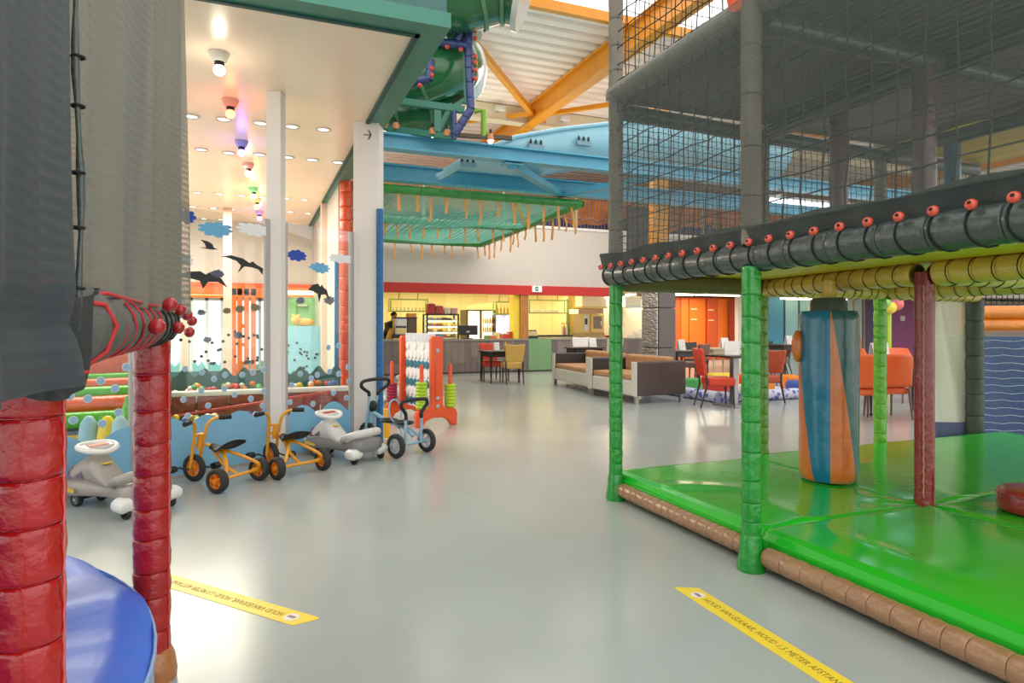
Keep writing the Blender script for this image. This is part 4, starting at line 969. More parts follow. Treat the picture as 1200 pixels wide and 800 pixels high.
obj('release_lever', MB().box(gpt(.13, .10, 1.19), (.10, .10, .10), YAW), M_teald, gm, bevel=.012)
def rings(a, c, n, col, label, z0=.247, h=.045):
    me = mesh('ring', MB().lathe([(.05, .003), (.068, .0), (.078, .010), (.078, h - .010), (.068, h), (.05, h - .003), (.034, h - .01), (.034, .01), (.05, .003)], 20, None, caps=False), mat('ring_' + label, col, .35, coat=.2), 50)
    words = ['lowest', 'second lowest', 'third lowest', 'fourth', 'fifth', 'sixth', 'seventh', 'eighth']
    spot = {'lime_r': 'lime game ring on the right-hand peg, %s of its stack', 'lime_l': 'lime game ring on the left near peg, %s of its stack', 'magenta': 'magenta game ring on the far peg, %s of its stack'}[label]
    for i in range(n):
        w = 'topmost' if i == n - 1 else words[i]
        tag(link('game_ring', me, None, gpt(a, c, z0 + i * h)), spot % w, 'ring', 'rings on the game pegs')
rings(0, .215, 7, (176, 208, 30), 'lime_r'); rings(0, -.215, 8, (166, 204, 34), 'lime_l'); rings(L4, -.215, 6, (166, 24, 66), 'magenta')
# ================================================================ BAR AND KITCHEN
CY = 17.5; CT = .98
def cy(px, Y=CY): return ONY(px, 400, Y).x
def cz(px, py, Y=CY): return ONY(px, py, Y).z
ctr = thing('bar_counter', 'long bar counter clad in grey-brown upright planks under the red fascia', 'counter', (6.6, CY, 0))
xs0, xg0, xg1, xe = 1.6, cy(619), cy(646), cy(760)
rnd = random.Random(5)
pm = [mat('plank_%d' % i, c, .5, var=.18, vscale=5, stretch=(5, 5, .5)) for i, c in enumerate(((126, 112, 106), (114, 101, 97), (138, 124, 116), (120, 108, 104)))]
def planks(x0, x1):
    x = x0
    while x < x1 - .02:
        w = min(.19, x1 - x); h = rnd.choice((.46, .62, .30, CT - .05)); o = ctr
        for (a, b) in ((.04, h), (h, CT - .05)):
            if b - a > .03: obj('plank', MB().bx(x + .002, x + w - .002, CY - .02 - rnd.random() * .004, CY + .02, a + .002, b - .002), rnd.choice(pm), ctr)
        x += w
planks(xs0, xg0 - .01); planks(xg1 + .01, xe)
obj('body', MB().bx(xs0, xe, CY + .02, CY + .62, .0, CT - .05), mat('counter_core', (80, 72, 68), .6), ctr)
obj('worktop', MB().bx(xs0, xg0, CY - .05, CY + .66, CT - .05, CT), mat('worktop_grey', (150, 140, 132), .35), ctr)
obj('worktop', MB().bx(xg1, xe, CY - .05, CY + .66, CT - .05, CT), mat('worktop_grey', (150, 140, 132), .35), ctr)
obj('plinth', MB().bx(xs0, xe, CY + .0, CY + .02, 0, .045), mat('plinth_dark', (60, 56, 50), .6), ctr)
gd = obj('flap_door', MB().bx(xg0, xg1, CY - .025, CY + .015, .04, CT), mat('sage_green', (124, 164, 116), .5, var=.04), ctr)
tag(obj('exit_sign', MB().bx(cy(624, CY - .1), cy(634, CY - .1), CY - .16, CY - .065, cz(629, 342, CY - .1), cz(629, 335, CY - .1)), mat('exit_white', (232, 240, 234), .5, emit=(232, 240, 234), es=.3), None), 'green and white emergency exit sign on the red fascia', 'sign')
ex = MB(); F = frame((cy(629, CY - .16), CY - .163, cz(629, 338.5, CY - .1)), (1, 0, 0), (0, 0, 1))
ex.prism([(-.05, -.07), (.05, -.07), (.05, .07), (-.05, .07)], .002, F)
so = bpy.data.objects['exit_sign']
obj('running_figure', ex, mat('exit_green', (30, 140, 90), .5), so); ar = MB(); ar.prism([(-.03, -.045), (.03, 0), (-.03, .045), (-.01, 0)], .003, F @ Matrix.Translation((0, 0, -.004)))
obj('arrow', MB().prism([(-.028, -.05), (.034, 0), (-.028, .05), (-.008, 0)], .004, frame((cy(629, CY - .16), CY - .168, cz(629, 338.5, CY - .1)), (1, 0, 0), (0, 0, 1))), M_white, so)
# timber column and yellow reveal
struct('column', MB().bx(cy(609.5), cy(619), CY - .02, CY + .28, CT, 2.30), mat('timber_orange', (186, 122, 60), .55, var=.2, vscale=6, stretch=(4, 4, .6)))
struct('column', MB().bx(cy(604), cy(609.5), CY + .05, CY + .5, CT, 2.30), mat('yellow_post', (244, 214, 60), .5))
# back counter
bc = thing('back_counter', 'cream back counter along the kitchen wall', 'counter', (6.4, 20.2, 0))
obj('body', MB().bx(2.2, 10.6, 19.95, 20.55, 0, .88), mat('cream_unit', (228, 210, 150), .5), bc)
obj('top', MB().bx(2.2, 10.6, 19.92, 20.57, .88, .92), mat('dark_top', (60, 58, 44), .4), bc)
# wall panels behind (boards)
for i in range(18):
    x = 2.0 + i * .49; 
    obj('wall_board', MB().bx(x + .004, x + .486, 20.585, 20.605, .92, 2.68), mat('cream_board_%d' % (i % 3), ((248, 230, 158), (244, 224, 148), (250, 234, 166))[i % 3], .55), bpy.data.objects['wall_kitchen'])
KY = 18.9
def kbox(name, px0, px1, py0, py1, Y, depth, m, parent=None, bevel=0):
    x0, x1 = cy(px0, Y), cy(px1, Y); pm_ = (px0 + px1) / 2
    return obj(name, MB().bx(x0, x1, Y, Y + depth, cz(pm_, py1, Y), cz(pm_, py0, Y)), m, parent, bevel=bevel)
M_sage = mat('sage_steel', (150, 168, 92), .45)
# hanging shelves
def hshelf(label, px0, px1, py, top, Y=18.6, cups=9, cupm=None):
    x0, x1 = cy(px0, Y), cy(px1, Y); z = cz((px0 + px1) / 2, py, Y); zt = cz((px0 + px1) / 2, top, Y)
    t = thing('hanging_shelf', label, 'shelf', ((x0 + x1) / 2, Y + .15, z))
    obj('board', MB().bx(x0, x1, Y, Y + .3, z - .03, z), M_sage, t)
    for x in (x0 + .02, x1 - .02):
        for y in (Y + .02, Y + .28): obj('upright', MB().bar((x, y, z), (x, y, zt), .035, .035), M_sage, t)
    obj('top_rail', MB().bx(x0, x1, Y, Y + .03, zt - .035, zt), M_sage, t)
    for x in (x0 + .25 * (x1 - x0), x0 + .75 * (x1 - x0)): obj('hanger_rod', MB().tube([(x, Y + .15, zt), (x + .05, Y + .15, 2.70)], .010, 6), M_blackmetal, t)
    for y in (Y + .02, Y + .28): obj('side_rail', MB().bx(x0, x1, y - .01, y + .01, zt - .03, zt), M_sage, t)
    return t, x0, x1, z, Y
gl_me = mesh('glass', MB().lathe([(.03, 0), (.036, .10), (.034, .10), (.028, .006)], 10), mat('pale_glassware', (226, 222, 176), .2), 40)
cup_me = mesh('cup', MB().lathe([(.03, 0), (.042, .05), (.044, .09), (.040, .09), (.036, .02)], 12).tube([(.042, 0, .07), (.07, 0, .06), (.065, 0, .03), (.04, 0, .025)], .007, 6), mat('white_china', (244, 238, 220), .3), 40)
t, x0, x1, z, Y = hshelf('sage green hanging shelf over the coffee machine', 457, 502, 364, 350)
for i in range(9): tag(link('drinking_glass', gl_me, None, (x0 + .12 + i * (x1 - x0 - .24) / 8, Y + .12, z + .001)), 'small pale glass on the shelf over the coffee machine', 'glass', 'glasses on the left hanging shelf')
t, x0, x1, z, Y = hshelf('sage green hanging shelf carrying cups right of the timber column', 620, 667, 366, 351)
for i in range(10): tag(link('cup', cup_me, None, (x0 + .1 + i * (x1 - x0 - .35) / 10, Y + .12, z + .001)), 'white cup on the hanging shelf right of the timber column', 'cup', 'cups on the right hanging shelf')
t, x0, x1, z, Y = hshelf('short hanging shelf with a bottle crate over the bright screen', 581, 604, 367, 353)
bt_me = mesh('bottle', MB().lathe([(.035, 0), (.036, .13), (.014, .19), (.013, .26), (0, .262)], 10), mat('amber_bottle', (196, 160, 70), .25), 40)
for i in range(5): tag(link('bottle', bt_me, None, (x0 + .1 + i * (x1 - x0 - .2) / 4, Y + .12, z + .001)), 'amber bottle on the short shelf over the bright screen', 'bottle', 'bottles over the screen')
# coffee machine
cm = thing('coffee_machine', 'steel coffee machine with a white panel on the bar counter', 'coffee machine', (cy(476, 18.0), 18.1, CT))
KC = 17.75
kbox('body', 463, 477, 373, 396, KC + .1, .35, M_steel, cm, .01); kbox('body', 478, 488.5, 373, 396, KC + .1, .35, mat('dark_bronze', (96, 78, 46), .4), cm, .01)
kbox('front_panel', 465, 476, 375, 381, KC + .07, .03, M_white, cm); kbox('drip_bay', 464, 476.5, 382, 384, KC + .06, .04, M_blackmetal, cm)
kbox('lower_panel', 465, 476, 385, 390.5, KC + .07, .03, mat('cream_panel', (240, 214, 130), .4), cm); kbox('base', 461, 489, 391.5, 396.5, KC + .05, .4, M_blackmetal, cm)
kbox('lid', 462, 489, 371.5, 373.2, KC + .08, .38, M_blackmetal, cm)
kbox('orange_box', 478, 488, 367, 372, KC + .12, .25, mat('box_orange', (236, 150, 50), .5), None); tag(bpy.data.objects['orange_box'], 'orange cardboard box on top of the coffee machine', 'box')
# display case
dc = thing('display_case', 'black framed glass snack display case on the bar counter', 'display case', (cy(518.5, KC), KC + .2, CT))
dx0, dx1 = cy(500.5, KC), cy(537, KC); dz1 = cz(518, 367.5, KC)
for x in (dx0, dx1):
    for y in (KC, KC + .42): obj('corner_post', MB().bx(x - .02, x + .02, y - .02, y + .02, CT, dz1), M_blackmetal, dc)
obj('top', MB().bx(dx0 - .02, dx1 + .02, KC - .02, KC + .44, dz1 - .04, dz1), M_blackmetal, dc)
snack = {}
for i in range(4):
    z = CT + .02 + i * (dz1 - CT - .06) / 4; obj('shelf', MB().bx(dx0, dx1, KC, KC + .42, z, z + .025), mat('shelf_white', (250, 244, 226), .4), dc)
    if i: obj('shelf_light', MB().bx(dx0 + .03, dx1 - .03, KC + .02, KC + .06, z - .02, z), mat('lit_strip', (255, 250, 230), .5, emit=(255, 246, 214), es=2.5), dc)
    for k in range(6):
        c = rnd.choice(('red', 'yellow', 'brown', 'white')); w = (dx1 - dx0) / 6.6; h = rnd.uniform(.04, .085)
        col = {'red': (190, 50, 36), 'yellow': (236, 190, 60), 'brown': (140, 92, 50), 'white': (240, 232, 214)}[c]
        if (c, 0) not in snack: snack[(c, 0)] = mesh('snack_pack', MB().bx(-w * .42, w * .42, -.08, .08, 0, 1), mat('pack_' + c, col, .5))
        o = link('snack_pack', snack[(c, 0)], None, (dx0 + .06 + w * (k + .5), KC + .2, z + .0255)); o.scale = (1, 1, h)
        tag(o, '%s snack pack in the display case, %s shelf' % (c, ('lowest', 'second', 'third', 'top')[i]), 'snack', 'snacks in the display case')
obj('glass_front', MB().bx(dx0 + .02, dx1 - .02, KC - .012, KC - .006, CT + .02, dz1 - .04), M_glass, dc)
for i, (a, b, tp, c, lab) in enumerate(((501, 510, 356, (188, 60, 44), 'red and white popcorn box on the display case, left end'), (511, 519.5, 358.5, (196, 74, 60), 'red carton on the display case beside the popcorn box'), (521, 528, 361, (228, 216, 196), 'white tub with dark print on the display case'), (529, 536.5, 361, (214, 170, 150), 'pinkish tub on the display case, right end'))):
    o = thing('carton', lab, 'box', (cy((a + b) / 2, KC + .15), KC + .2, dz1))
    kb = kbox('box', a, b, tp, 367.4, KC + .1, .2, mat('carton_%d' % i, c, .5, var=.3, vscale=12), o); obj('lid', MB().bx(cy(a + .8, KC + .1), cy(b - .8, KC + .1), KC + .12, KC + .28, cz(505, tp, KC + .1), cz(505, tp - 1, KC + .1)), mat('carton_white', (240, 230, 216), .5), o)
# till monitor
mo = thing('monitor', 'black monitor seen from behind on the bar counter', 'monitor', (cy(549, KC), KC, CT))
kbox('screen', 538.5, 560, 381, 392.5, KC, .05, mat('monitor_black', (38, 38, 38), .5), mo, .01); kbox('stand', 547.5, 550, 392, 396, KC + .01, .04, M_blackmetal, mo); kbox('foot', 544, 554, 396, 397, KC - .02, .18, M_blackmetal, mo); kbox('badge', 546.5, 550.5, 387.5, 389.5, KC - .004, .005, M_steel, mo)
# glass door fridge
FY = 19.2; fg = thing('drinks_fridge', 'tall drinks fridge with two lit glass doors and a curved header', 'fridge', (cy(563, FY), FY + .3, 0))
kbox('cabinet', 546, 581, 363, 440, FY + .05, .6, mat('fridge_brown', (96, 84, 62), .45), fg); 
hx0, hx1 = cy(546.5, FY), cy(581, FY); hz = cz(563, 363, FY)
obj('header', MB().prism([(hx0, hz), (hx1, hz), (hx1, hz + .22), ((hx0 + hx1) / 2, hz + .20), (hx0 + .1, hz + .14), (hx0, hz + .05)], .1, frame((0, FY, 0), (1, 0, 0), (0, 0, 1)) @ Matrix.Translation((0, 0, -.02))), mat('header_green', (200, 204, 140), .4), fg)
obj('header_swoosh', MB().tube([(hx0 + .1, FY - .03, hz + .04), ((hx0 + hx1) / 2, FY - .03, hz + .06), (hx1 - .2, FY - .03, hz + .16), (hx1 - .02, FY - .03, hz + .17)], .03, 8), M_white, fg, 60)
M_lit = mat('fridge_light', (250, 240, 214), .5, emit=(255, 244, 214), es=.9)
for a, b in ((549, 562.5), (565, 578.5)):
    d = kbox('lit_back', a, b, 364.5, 398, FY + .02, .02, M_lit, fg); kbox('door_frame', b, b + 1.2, 363.5, 440, FY - .02, .06, mat('fridge_frame', (84, 72, 54), .4), fg)
for k, py in enumerate((378.5, 388.5)):
    kbox('fridge_shelf', 565, 578.5, py, py + .7, FY - .08, .1, M_white, fg)
    for i in range(5):
        q = ONY(566.8 + i * 2.5, py, FY - .05); o = link('bottle', bt_me, None, (q.x, FY - .04, cz(571, py, FY - .08) + .001)); o.scale = (.8, .8, .8)
        tag(o, 'small amber bottle on the %s shelf in the fridge' % ('upper', 'lower')[k], 'bottle', 'bottles in the fridge')
# screen
sc = thing('wall_screen', 'bright bluish white screen beside the yellow post', 'screen', (cy(593, 18.9), 18.9, cz(593, 391, 18.9)))
kbox('casing', 580.8, 605.2, 368.6, 397, 18.91, .3, M_blackmetal, sc)
ms = mat('screen_picture', (206, 210, 236), .4, emit=(206, 210, 240), es=.0)
nt = ms.node_tree; pb_ = nt.nodes['Principled BSDF']; tcn = nt.nodes.new('ShaderNodeTexCoord'); nn = nt.nodes.new('ShaderNodeTexNoise'); nn.inputs['Scale'].default_value = 7; nn.inputs['Distortion'].default_value = 1.4; rp_ = nt.nodes.new('ShaderNodeValToRGB')
rp_.color_ramp.elements[0].position = .38; rp_.color_ramp.elements[0].color = (.30, .28, .62, 1); rp_.color_ramp.elements[1].position = .58; rp_.color_ramp.elements[1].color = (.9, .92, 1, 1)
nt.links.new(tcn.outputs['Object'], nn.inputs['Vector']); nt.links.new(nn.outputs[0], rp_.inputs[0]); nt.links.new(rp_.outputs[0], pb_.inputs['Emission Color']); pb_.inputs['Emission Strength'].default_value = .8
kbox('picture', 581.3, 604.7, 369.2, 390.5, 18.9, .012, ms, sc)
# counter sweets and menu cards
for i, (a, b, tp, c, lab) in enumerate(((570, 574, 393, (104, 150, 60), 'green sweet carton on the bar counter'), (574.5, 581, 393, (222, 110, 50), 'orange sweet carton on the bar counter'), (581.5, 586, 390, (236, 200, 120), 'cream sweet box on the bar counter'), (590, 596, 391, (206, 60, 36), 'red sweet jar rack on the bar counter, left of three'), (596.5, 602, 388.5, (214, 72, 40), 'tallest red sweet rack on the bar counter'), (602.5, 609, 390.5, (196, 48, 36), 'red sweet rack against the timber column'))):
    o = thing('sweet_box', lab, 'box', (cy((a + b) / 2, KC), KC + .1, CT))
    kbox('tray', a, b, tp, 397.0, KC, .22, mat('sweet_%d' % i, c, .45, var=.25, vscale=14), o); kbox('rim', a - .3, b + .3, tp - .6, tp + .4, KC - .005, .23, M_carlight, o)
# right bay: till desk, oven, hood
kd = thing('wash_unit', 'sage and cream worktop unit under the cup shelf', 'counter', (cy(645, 19.0), 19.2, 0))
kbox('top', 619.5, 671, 392.5, 394.2, 18.9, .5, M_blackmetal, kd); kbox('unit', 620, 670, 394, 436, 18.92, .46, mat('cream_unit', (228, 210, 150), .5), kd)
kbox('uprights', 664.5, 667, 350, 392.5, 19.3, .05, M_sage, kd)
for i, (px, h, c) in enumerate(((659.5, 18, 'white'), (662, 20, 'orange'), (664.6, 17, 'white'), (667, 16, 'green'))):
    q = ONY(px, 392.4, 19.0); col = {'white': (240, 236, 214), 'orange': (226, 120, 40), 'green': (70, 130, 70)}[c]
    o = thing('bottle', '%s tall bottle on the worktop, %s from the oven' % (c, ('fourth', 'third', 'second', 'first')[i]), 'bottle', (q.x, 19.05, q.z + .002), 0, 'bottles beside the oven')
    obj('body', MB().lathe([(.04, 0), (.042, .22), (.018, .30), (.016, .36)], 12), mat('bottle_' + c, col, .35), o, 40, local=True); obj('cap', MB().lathe([(.02, .36), (.02, .41), (0, .412)], 10), mat('cap_red', (206, 70, 40), .4), o, 40, local=True)
tl = thing('till', 'cream till with dark keys on the sage counter end', 'till', (cy(625, 18.6), 18.6, CT))
kbox('body', 620, 630, 388, 393.6, 18.5, .35, mat('till_cream', (232, 218, 170), .4), tl, .01); kbox('keys', 622, 628.5, 386.6, 388.2, 18.52, .2, M_blackmetal, tl); kbox('drawer', 619.6, 630.6, 393.8, 397.4, 18.45, .45, mat('till_dark', (40, 52, 44), .4), tl)
ov = thing('oven', 'gold-tinted steel combi oven with window and control panel', 'oven', (cy(690, 19.0), 19.2, CT))
M_gold = mat('warm_steel', (206, 172, 96), .35, metal=.4)
kbox('body', 672, 708, 367.5, 390.5, 19.02, .55, M_gold, ov, .01); kbox('control_panel', 684.5, 689.5, 369, 387.5, 18.99, .04, M_carlight, ov, .005); kbox('display', 685.5, 688.5, 373, 380, 18.982, .012, M_blackmetal, ov)
od = kbox('door', 692.5, 707.5, 368.5, 389.5, 18.985, .04, M_gold, ov, .008); kbox('door_window', 695.5, 705.5, 370.5, 385, 18.978, .012, mat('oven_glass', (120, 96, 50), .15), od); kbox('door_handle', 703.8, 705, 376, 381, 18.955, .03, M_steel, od)
kbox('stand', 672, 709, 390.5, 436, 19.02, .5, mat('stand_tan', (190, 160, 104), .5), ov)
hd_ = thing('extractor_hood', 'cream extractor hood above the oven', 'extractor hood', (cy(696, 18.8), 19.0, cz(696, 360, 18.8)))
kbox('canopy', 682, 711, 346, 360, 18.7, .8, mat('hood_cream', (244, 232, 196), .4), hd_, .02); kbox('lip', 681, 712, 359, 361, 18.66, .9, M_gold, hd_)
kbox('duct', 672, 682, 346, 362, 19.2, .4, M_gold, hd_)
tag(kbox('wall_lamp', 711, 719, 345.5, 349, 18.6, .2, mat('lamp_lit', (255, 250, 236), .5, emit=(255, 246, 220), es=2.0), None, .02), 'lit white lamp at the kitchen ceiling beside the green post', 'lamp')
hd2 = thing('extractor_hood', 'white lit hood right of the green post over the serving hatch', 'extractor hood', (cy(742, 18.8), 19.0, cz(742, 359, 18.8)))
kbox('duct', 738, 746, 336, 348, 18.9, .3, M_steel, hd2); kbox('canopy', 733, 752, 347, 359, 18.7, .8, mat('hood_lit', (250, 246, 226), .4), hd2, .02); kbox('lip', 732, 753, 359, 360.5, 18.68, .85, M_steel, hd2)
struct('wall_kitchen_tiles', MB().bx(cy(709, 19.6), cy(756, 19.6), 19.62, 19.7, .9, 2.3), mat('tile_cream', (228, 212, 176), .4, var=.05))
for i in range(6):
    q = ONY(733.5 + i * 3.1, 395, 18.2)
    o = link('cup', cup_me, None, (q.x, 18.0 + .1 * (i % 2), CT + .001 + (.09 if i % 3 == 2 else 0))); o.scale = (1.5, 1.5, 1.8 if i > 3 else 1.2)
    tag(o, 'white cup stacked on the counter end beside the grey pillar', 'cup', 'crockery on the counter end')
for i in range(3):
    q = ONY(709 + i * 3.2, 391.5, 18.1); tag(link('cup', mesh('bowl', MB().lathe([(.04, 0), (.07, .05), (.075, .07), (.06, .05), (.03, .015)], 12), mat('bowl_red', (170, 70, 50), .4), 40), None, (q.x, 18.0, CT + .001)), 'small red-brown bowl on the counter between oven and green post', 'bowl', 'red bowls on the counter')
# ---- person behind the bar, mostly hidden by the wide column: back turned, dark clothes, box under the arm
def person(loc, rz):
    t = thing('person', 'person in dark clothes bending over a yellow bag behind the bar counter', 'person', loc, rz)
    bm_ = bmesh.new()
    V = {'pel': (0, 0, .95), 'wst': (0, .02, 1.12), 'chs': (0, .14, 1.32), 'sho': (0, .22, 1.44), 'nck': (0, .27, 1.50), 'hd0': (0, .31, 1.56), 'hd1': (0, .34, 1.66), 'hd2': (0, .34, 1.74),
         'sl': (-.17, .20, 1.41), 'el': (-.25, .28, 1.18), 'wl': (-.16, .46, 1.06), 'sr': (.17, .20, 1.41), 'er': (.26, .30, 1.18), 'wr': (.15, .48, 1.06),
         'hl': (-.09, 0, .88), 'kl': (-.11, .02, .50), 'al': (-.11, 0, .09), 'tl': (-.11, .16, .04), 'hr': (.09, 0, .88), 'kr': (.11, .03, .50), 'ar': (.11, 0, .09), 'tr': (.11, .16, .04)}
    R = {'pel': (.15, .12), 'wst': (.145, .11), 'chs': (.165, .12), 'sho': (.12, .09), 'nck': (.055, .055), 'hd0': (.07, .075), 'hd1': (.082, .095), 'hd2': (.05, .06), 'sl': (.07, .07), 'el': (.05, .05), 'wl': (.032, .036), 'sr': (.07, .07), 'er': (.05, .05), 'wr': (.032, .036), 'hl': (.09, .09), 'kl': (.06, .065), 'al': (.042, .046), 'tl': (.035, .03), 'hr': (.09, .09), 'kr': (.06, .065), 'ar': (.042, .046), 'tr': (.035, .03)}
    E = [('pel', 'wst'), ('wst', 'chs'), ('chs', 'sho'), ('sho', 'nck'), ('nck', 'hd0'), ('hd0', 'hd1'), ('hd1', 'hd2'), ('sho', 'sl'), ('sl', 'el'), ('el', 'wl'), ('sho', 'sr'), ('sr', 'er'), ('er', 'wr'), ('pel', 'hl'), ('hl', 'kl'), ('kl', 'al'), ('al', 'tl'), ('pel', 'hr'), ('hr', 'kr'), ('kr', 'ar'), ('ar', 'tr')]
    for s, w in (('l', -1), ('r', 1)):
        b = Vector(V['w' + s]); V['p' + s] = b + Vector((-w * .01, .07, -.02)); R['p' + s] = (.036, .018); E.append(('w' + s, 'p' + s))
        for k in range(4):
            q = 'f%s%d' % (s, k); V[q] = V['p' + s] + Vector(((k - 1.5) * .02, .05, -.01)); V[q + 'b'] = V[q] + Vector((0, .025 + .006 * (1.5 - abs(k - 1.5)), -.03)); R[q] = (.009, .009); R[q + 'b'] = (.008, .008); E += [('p' + s, q), (q, q + 'b')]
        q = 'th' + s; V[q] = b + Vector((-w * .045, .05, .01)); V[q + 'b'] = V[q] + Vector((-w * .005, .03, -.005)); R[q] = (.011, .011); R[q + 'b'] = (.009, .009); E += [('w' + s, q), (q, q + 'b')]
    names = list(V); me = bpy.data.meshes.new('body'); me.from_pydata([tuple(V[n]) for n in names], [(names.index(a), names.index(b)) for a, b in E], [])
    o = link('body', me, t); sk = o.modifiers.new('skin', 'SKIN'); sk.use_smooth_shade = True
    for i, n in enumerate(names): me.skin_vertices[0].data[i].radius = R[n]; me.skin_vertices[0].data[i].use_root = (n == 'pel')
    o.modifiers.new('sub', 'SUBSURF').levels = 2; o.modifiers['sub'].render_levels = 2
    # skin on head and hands, dark clothes elsewhere, chosen by place on the body
    m = mat('person_clothes', (46, 46, 40), .8); nt = m.node_tree; p = nt.nodes['Principled BSDF']; tc = nt.nodes.new('ShaderNodeTexCoord'); sx = nt.nodes.new('ShaderNodeSeparateXYZ'); nt.links.new(tc.outputs['Object'], sx.inputs[0])
    g1 = nt.nodes.new('ShaderNodeMath'); g1.operation = 'GREATER_THAN'; g1.inputs[1].default_value = 1.505; nt.links.new(sx.outputs[2], g1.inputs[0])
    g2 = nt.nodes.new('ShaderNodeMath'); g2.operation = 'GREATER_THAN'; g2.inputs[1].default_value = .40; nt.links.new(sx.outputs[1], g2.inputs[0])
    g3 = nt.nodes.new('ShaderNodeMath'); g3.operation = 'MAXIMUM'; nt.links.new(g1.outputs[0], g3.inputs[0]); nt.links.new(g2.outputs[0], g3.inputs[1])
    mx = nt.nodes.new('ShaderNodeMix'); mx.data_type = 'RGBA'; mx.inputs['A'].default_value = (*lin((46, 46, 40)), 1); mx.inputs['B'].default_value = (*lin((226, 160, 110)), 1)
    nt.links.new(g3.outputs[0], mx.inputs['Factor']); nt.links.new(mx.outputs['Result'], p.inputs['Base Color']); me.materials.append(m)
    def hairf(u, v):
        a = u * 2 * math.pi; th = v * 1.75; c = Vector((0, .325, 1.675)); back = .012 if math.sin(a) < 0 else -.03 * max(0, math.sin(a)) * v
        return c + Vector((.088 * math.sin(th) * math.cos(a), (.105 + back) * math.sin(th) * math.sin(a), .098 * math.cos(th)))
    obj('hair', MB().grid(hairf, 20, 10), mat('brown_hair', (70, 46, 30), .7), t, 180, local=True)
    obj('face_features', MB().sphere((0, .44, 1.635), .014, 8, 6, (.8, 1.2, 1.2)).sphere((-.03, .425, 1.665), .009, 8, 6).sphere((.03, .425, 1.665), .009, 8, 6).sphere((0, .425, 1.60), .02, 8, 6, (1.2, .4, .35)).sphere((-.088, .335, 1.655), .02, 8, 6, (.4, .8, 1.3)).sphere((.088, .335, 1.655), .02, 8, 6, (.4, .8, 1.3)), mat('face_tone', (206, 136, 96), .6), t, 60, local=True)
    return t
pq = WD(453, 400, 19.1)
person((pq.x, pq.y, 0), math.radians(-150))
q = WD(456, 392, 18.05)
bgx = thing('paper_bag', 'yellow paper bag leaning on the bar counter by the person', 'bag', (q.x, q.y, CT))
obj('bag', MB().loft([[Vector((q.x + x * k + sh, q.y + y * k, z)) for x, y in ((-.09, -.05), (.09, -.05), (.09, .05), (-.09, .05))] for z, k, sh in ((CT, 1, 0), (CT + .12, .95, .03), (CT + .27, .8, .08))]), mat('bag_yellow', (230, 172, 60), .6, var=.1), bgx)
obj('fold', MB().loft([[Vector((q.x + x + .085, q.y + y, z)) for x, y in ((-.075, -.02), (.075, -.02), (.075, .02), (-.075, .02))] for z in (CT + .27, CT + .31)]), mat('bag_fold', (214, 156, 50), .6), bgx)
# ================================================================ SEATING
M_leather = mat('brown_leather', (84, 70, 66), .42, var=.12, vscale=6, bump=.15, bscale=30); M_sofafront = mat('beige_grey_fabric', (216, 210, 198), .7, var=.06, vscale=30, bump=.15, bscale=90); M_tan = mat('tan_cushion', (190, 140, 98), .55, var=.1); M_darkinner = mat('dark_leather', (58, 56, 54), .45)
def sofa(label, p, ang, L, seatm=M_tan):
    """local: length along +y, front towards -x, origin at the near front corner on the floor"""
    t = thing('sofa', label, 'sofa', (p.x, p.y, 0), ang, 'brown and beige sofas')
    D, H = 1.05, .73
    for k, y in enumerate((0, L - .15)):
        a = obj('armrest', MB().bx(.03, D, y, y + .15, .14, H), M_leather if k == 0 else M_darkinner, t, local=True, bevel=.02)
        obj('arm_front', MB().bx(0, .035, y, y + .15, .13, H), M_sofafront, a, local=True, bevel=.012)
        obj('arm_lining', MB().bx(.06, D - .05, y + (.148 if k == 0 else -.004), y + (.154 if k == 0 else .002), .40, H - .02), M_darkinner, a, local=True)
    obj('seat_base', MB().bx(.02, D - .05, .15, L - .15, .13, .40), M_sofafront, t, local=True, bevel=.03)
    n = 2 if L > 1.2 else 1
    for i in range(n):
        y0 = .16 + i * (L - .32) / n; y1 = .16 + (i + 1) * (L - .32) / n
        obj('seat_cushion', MB().bx(.03, D - .28, y0 + .004, y1 - .004, .40, .50), seatm, t, local=True, bevel=.035, seg=3)
        obj('back_cushion', MB().bx(D - .30, D - .12, y0 + .004, y1 - .004, .48, .80), seatm, t, local=True, bevel=.05, seg=3)
    obj('backrest', MB().bx(D - .14, D, 0.15, L - .15, .14, H), M_leather, t, local=True, bevel=.02)
    for x in (.06, D - .06):
        for y in (.07, L - .07): obj('leg', MB().bx(x - .03, x + .03, y - .03, y + .03, 0, .14), M_steel, t, local=True)
    return t
sofa('near sofa with tan cushions, its dark brown end facing the green posts', Vector((6.10, 9.43, 0)), 0.0, 1.72)
sofa('far beige-fronted sofa beyond the other, nearer the bar counter', Vector((6.18, 11.25, 0)), -.10, 2.15)
M_redup = mat('red_leather', (220, 66, 36), .4, bump=.08, bscale=40); M_tanup = mat('mustard_leather', (222, 178, 88), .45, bump=.08, bscale=40); M_brownup = mat('brown_seat_leather', (126, 92, 78), .45)
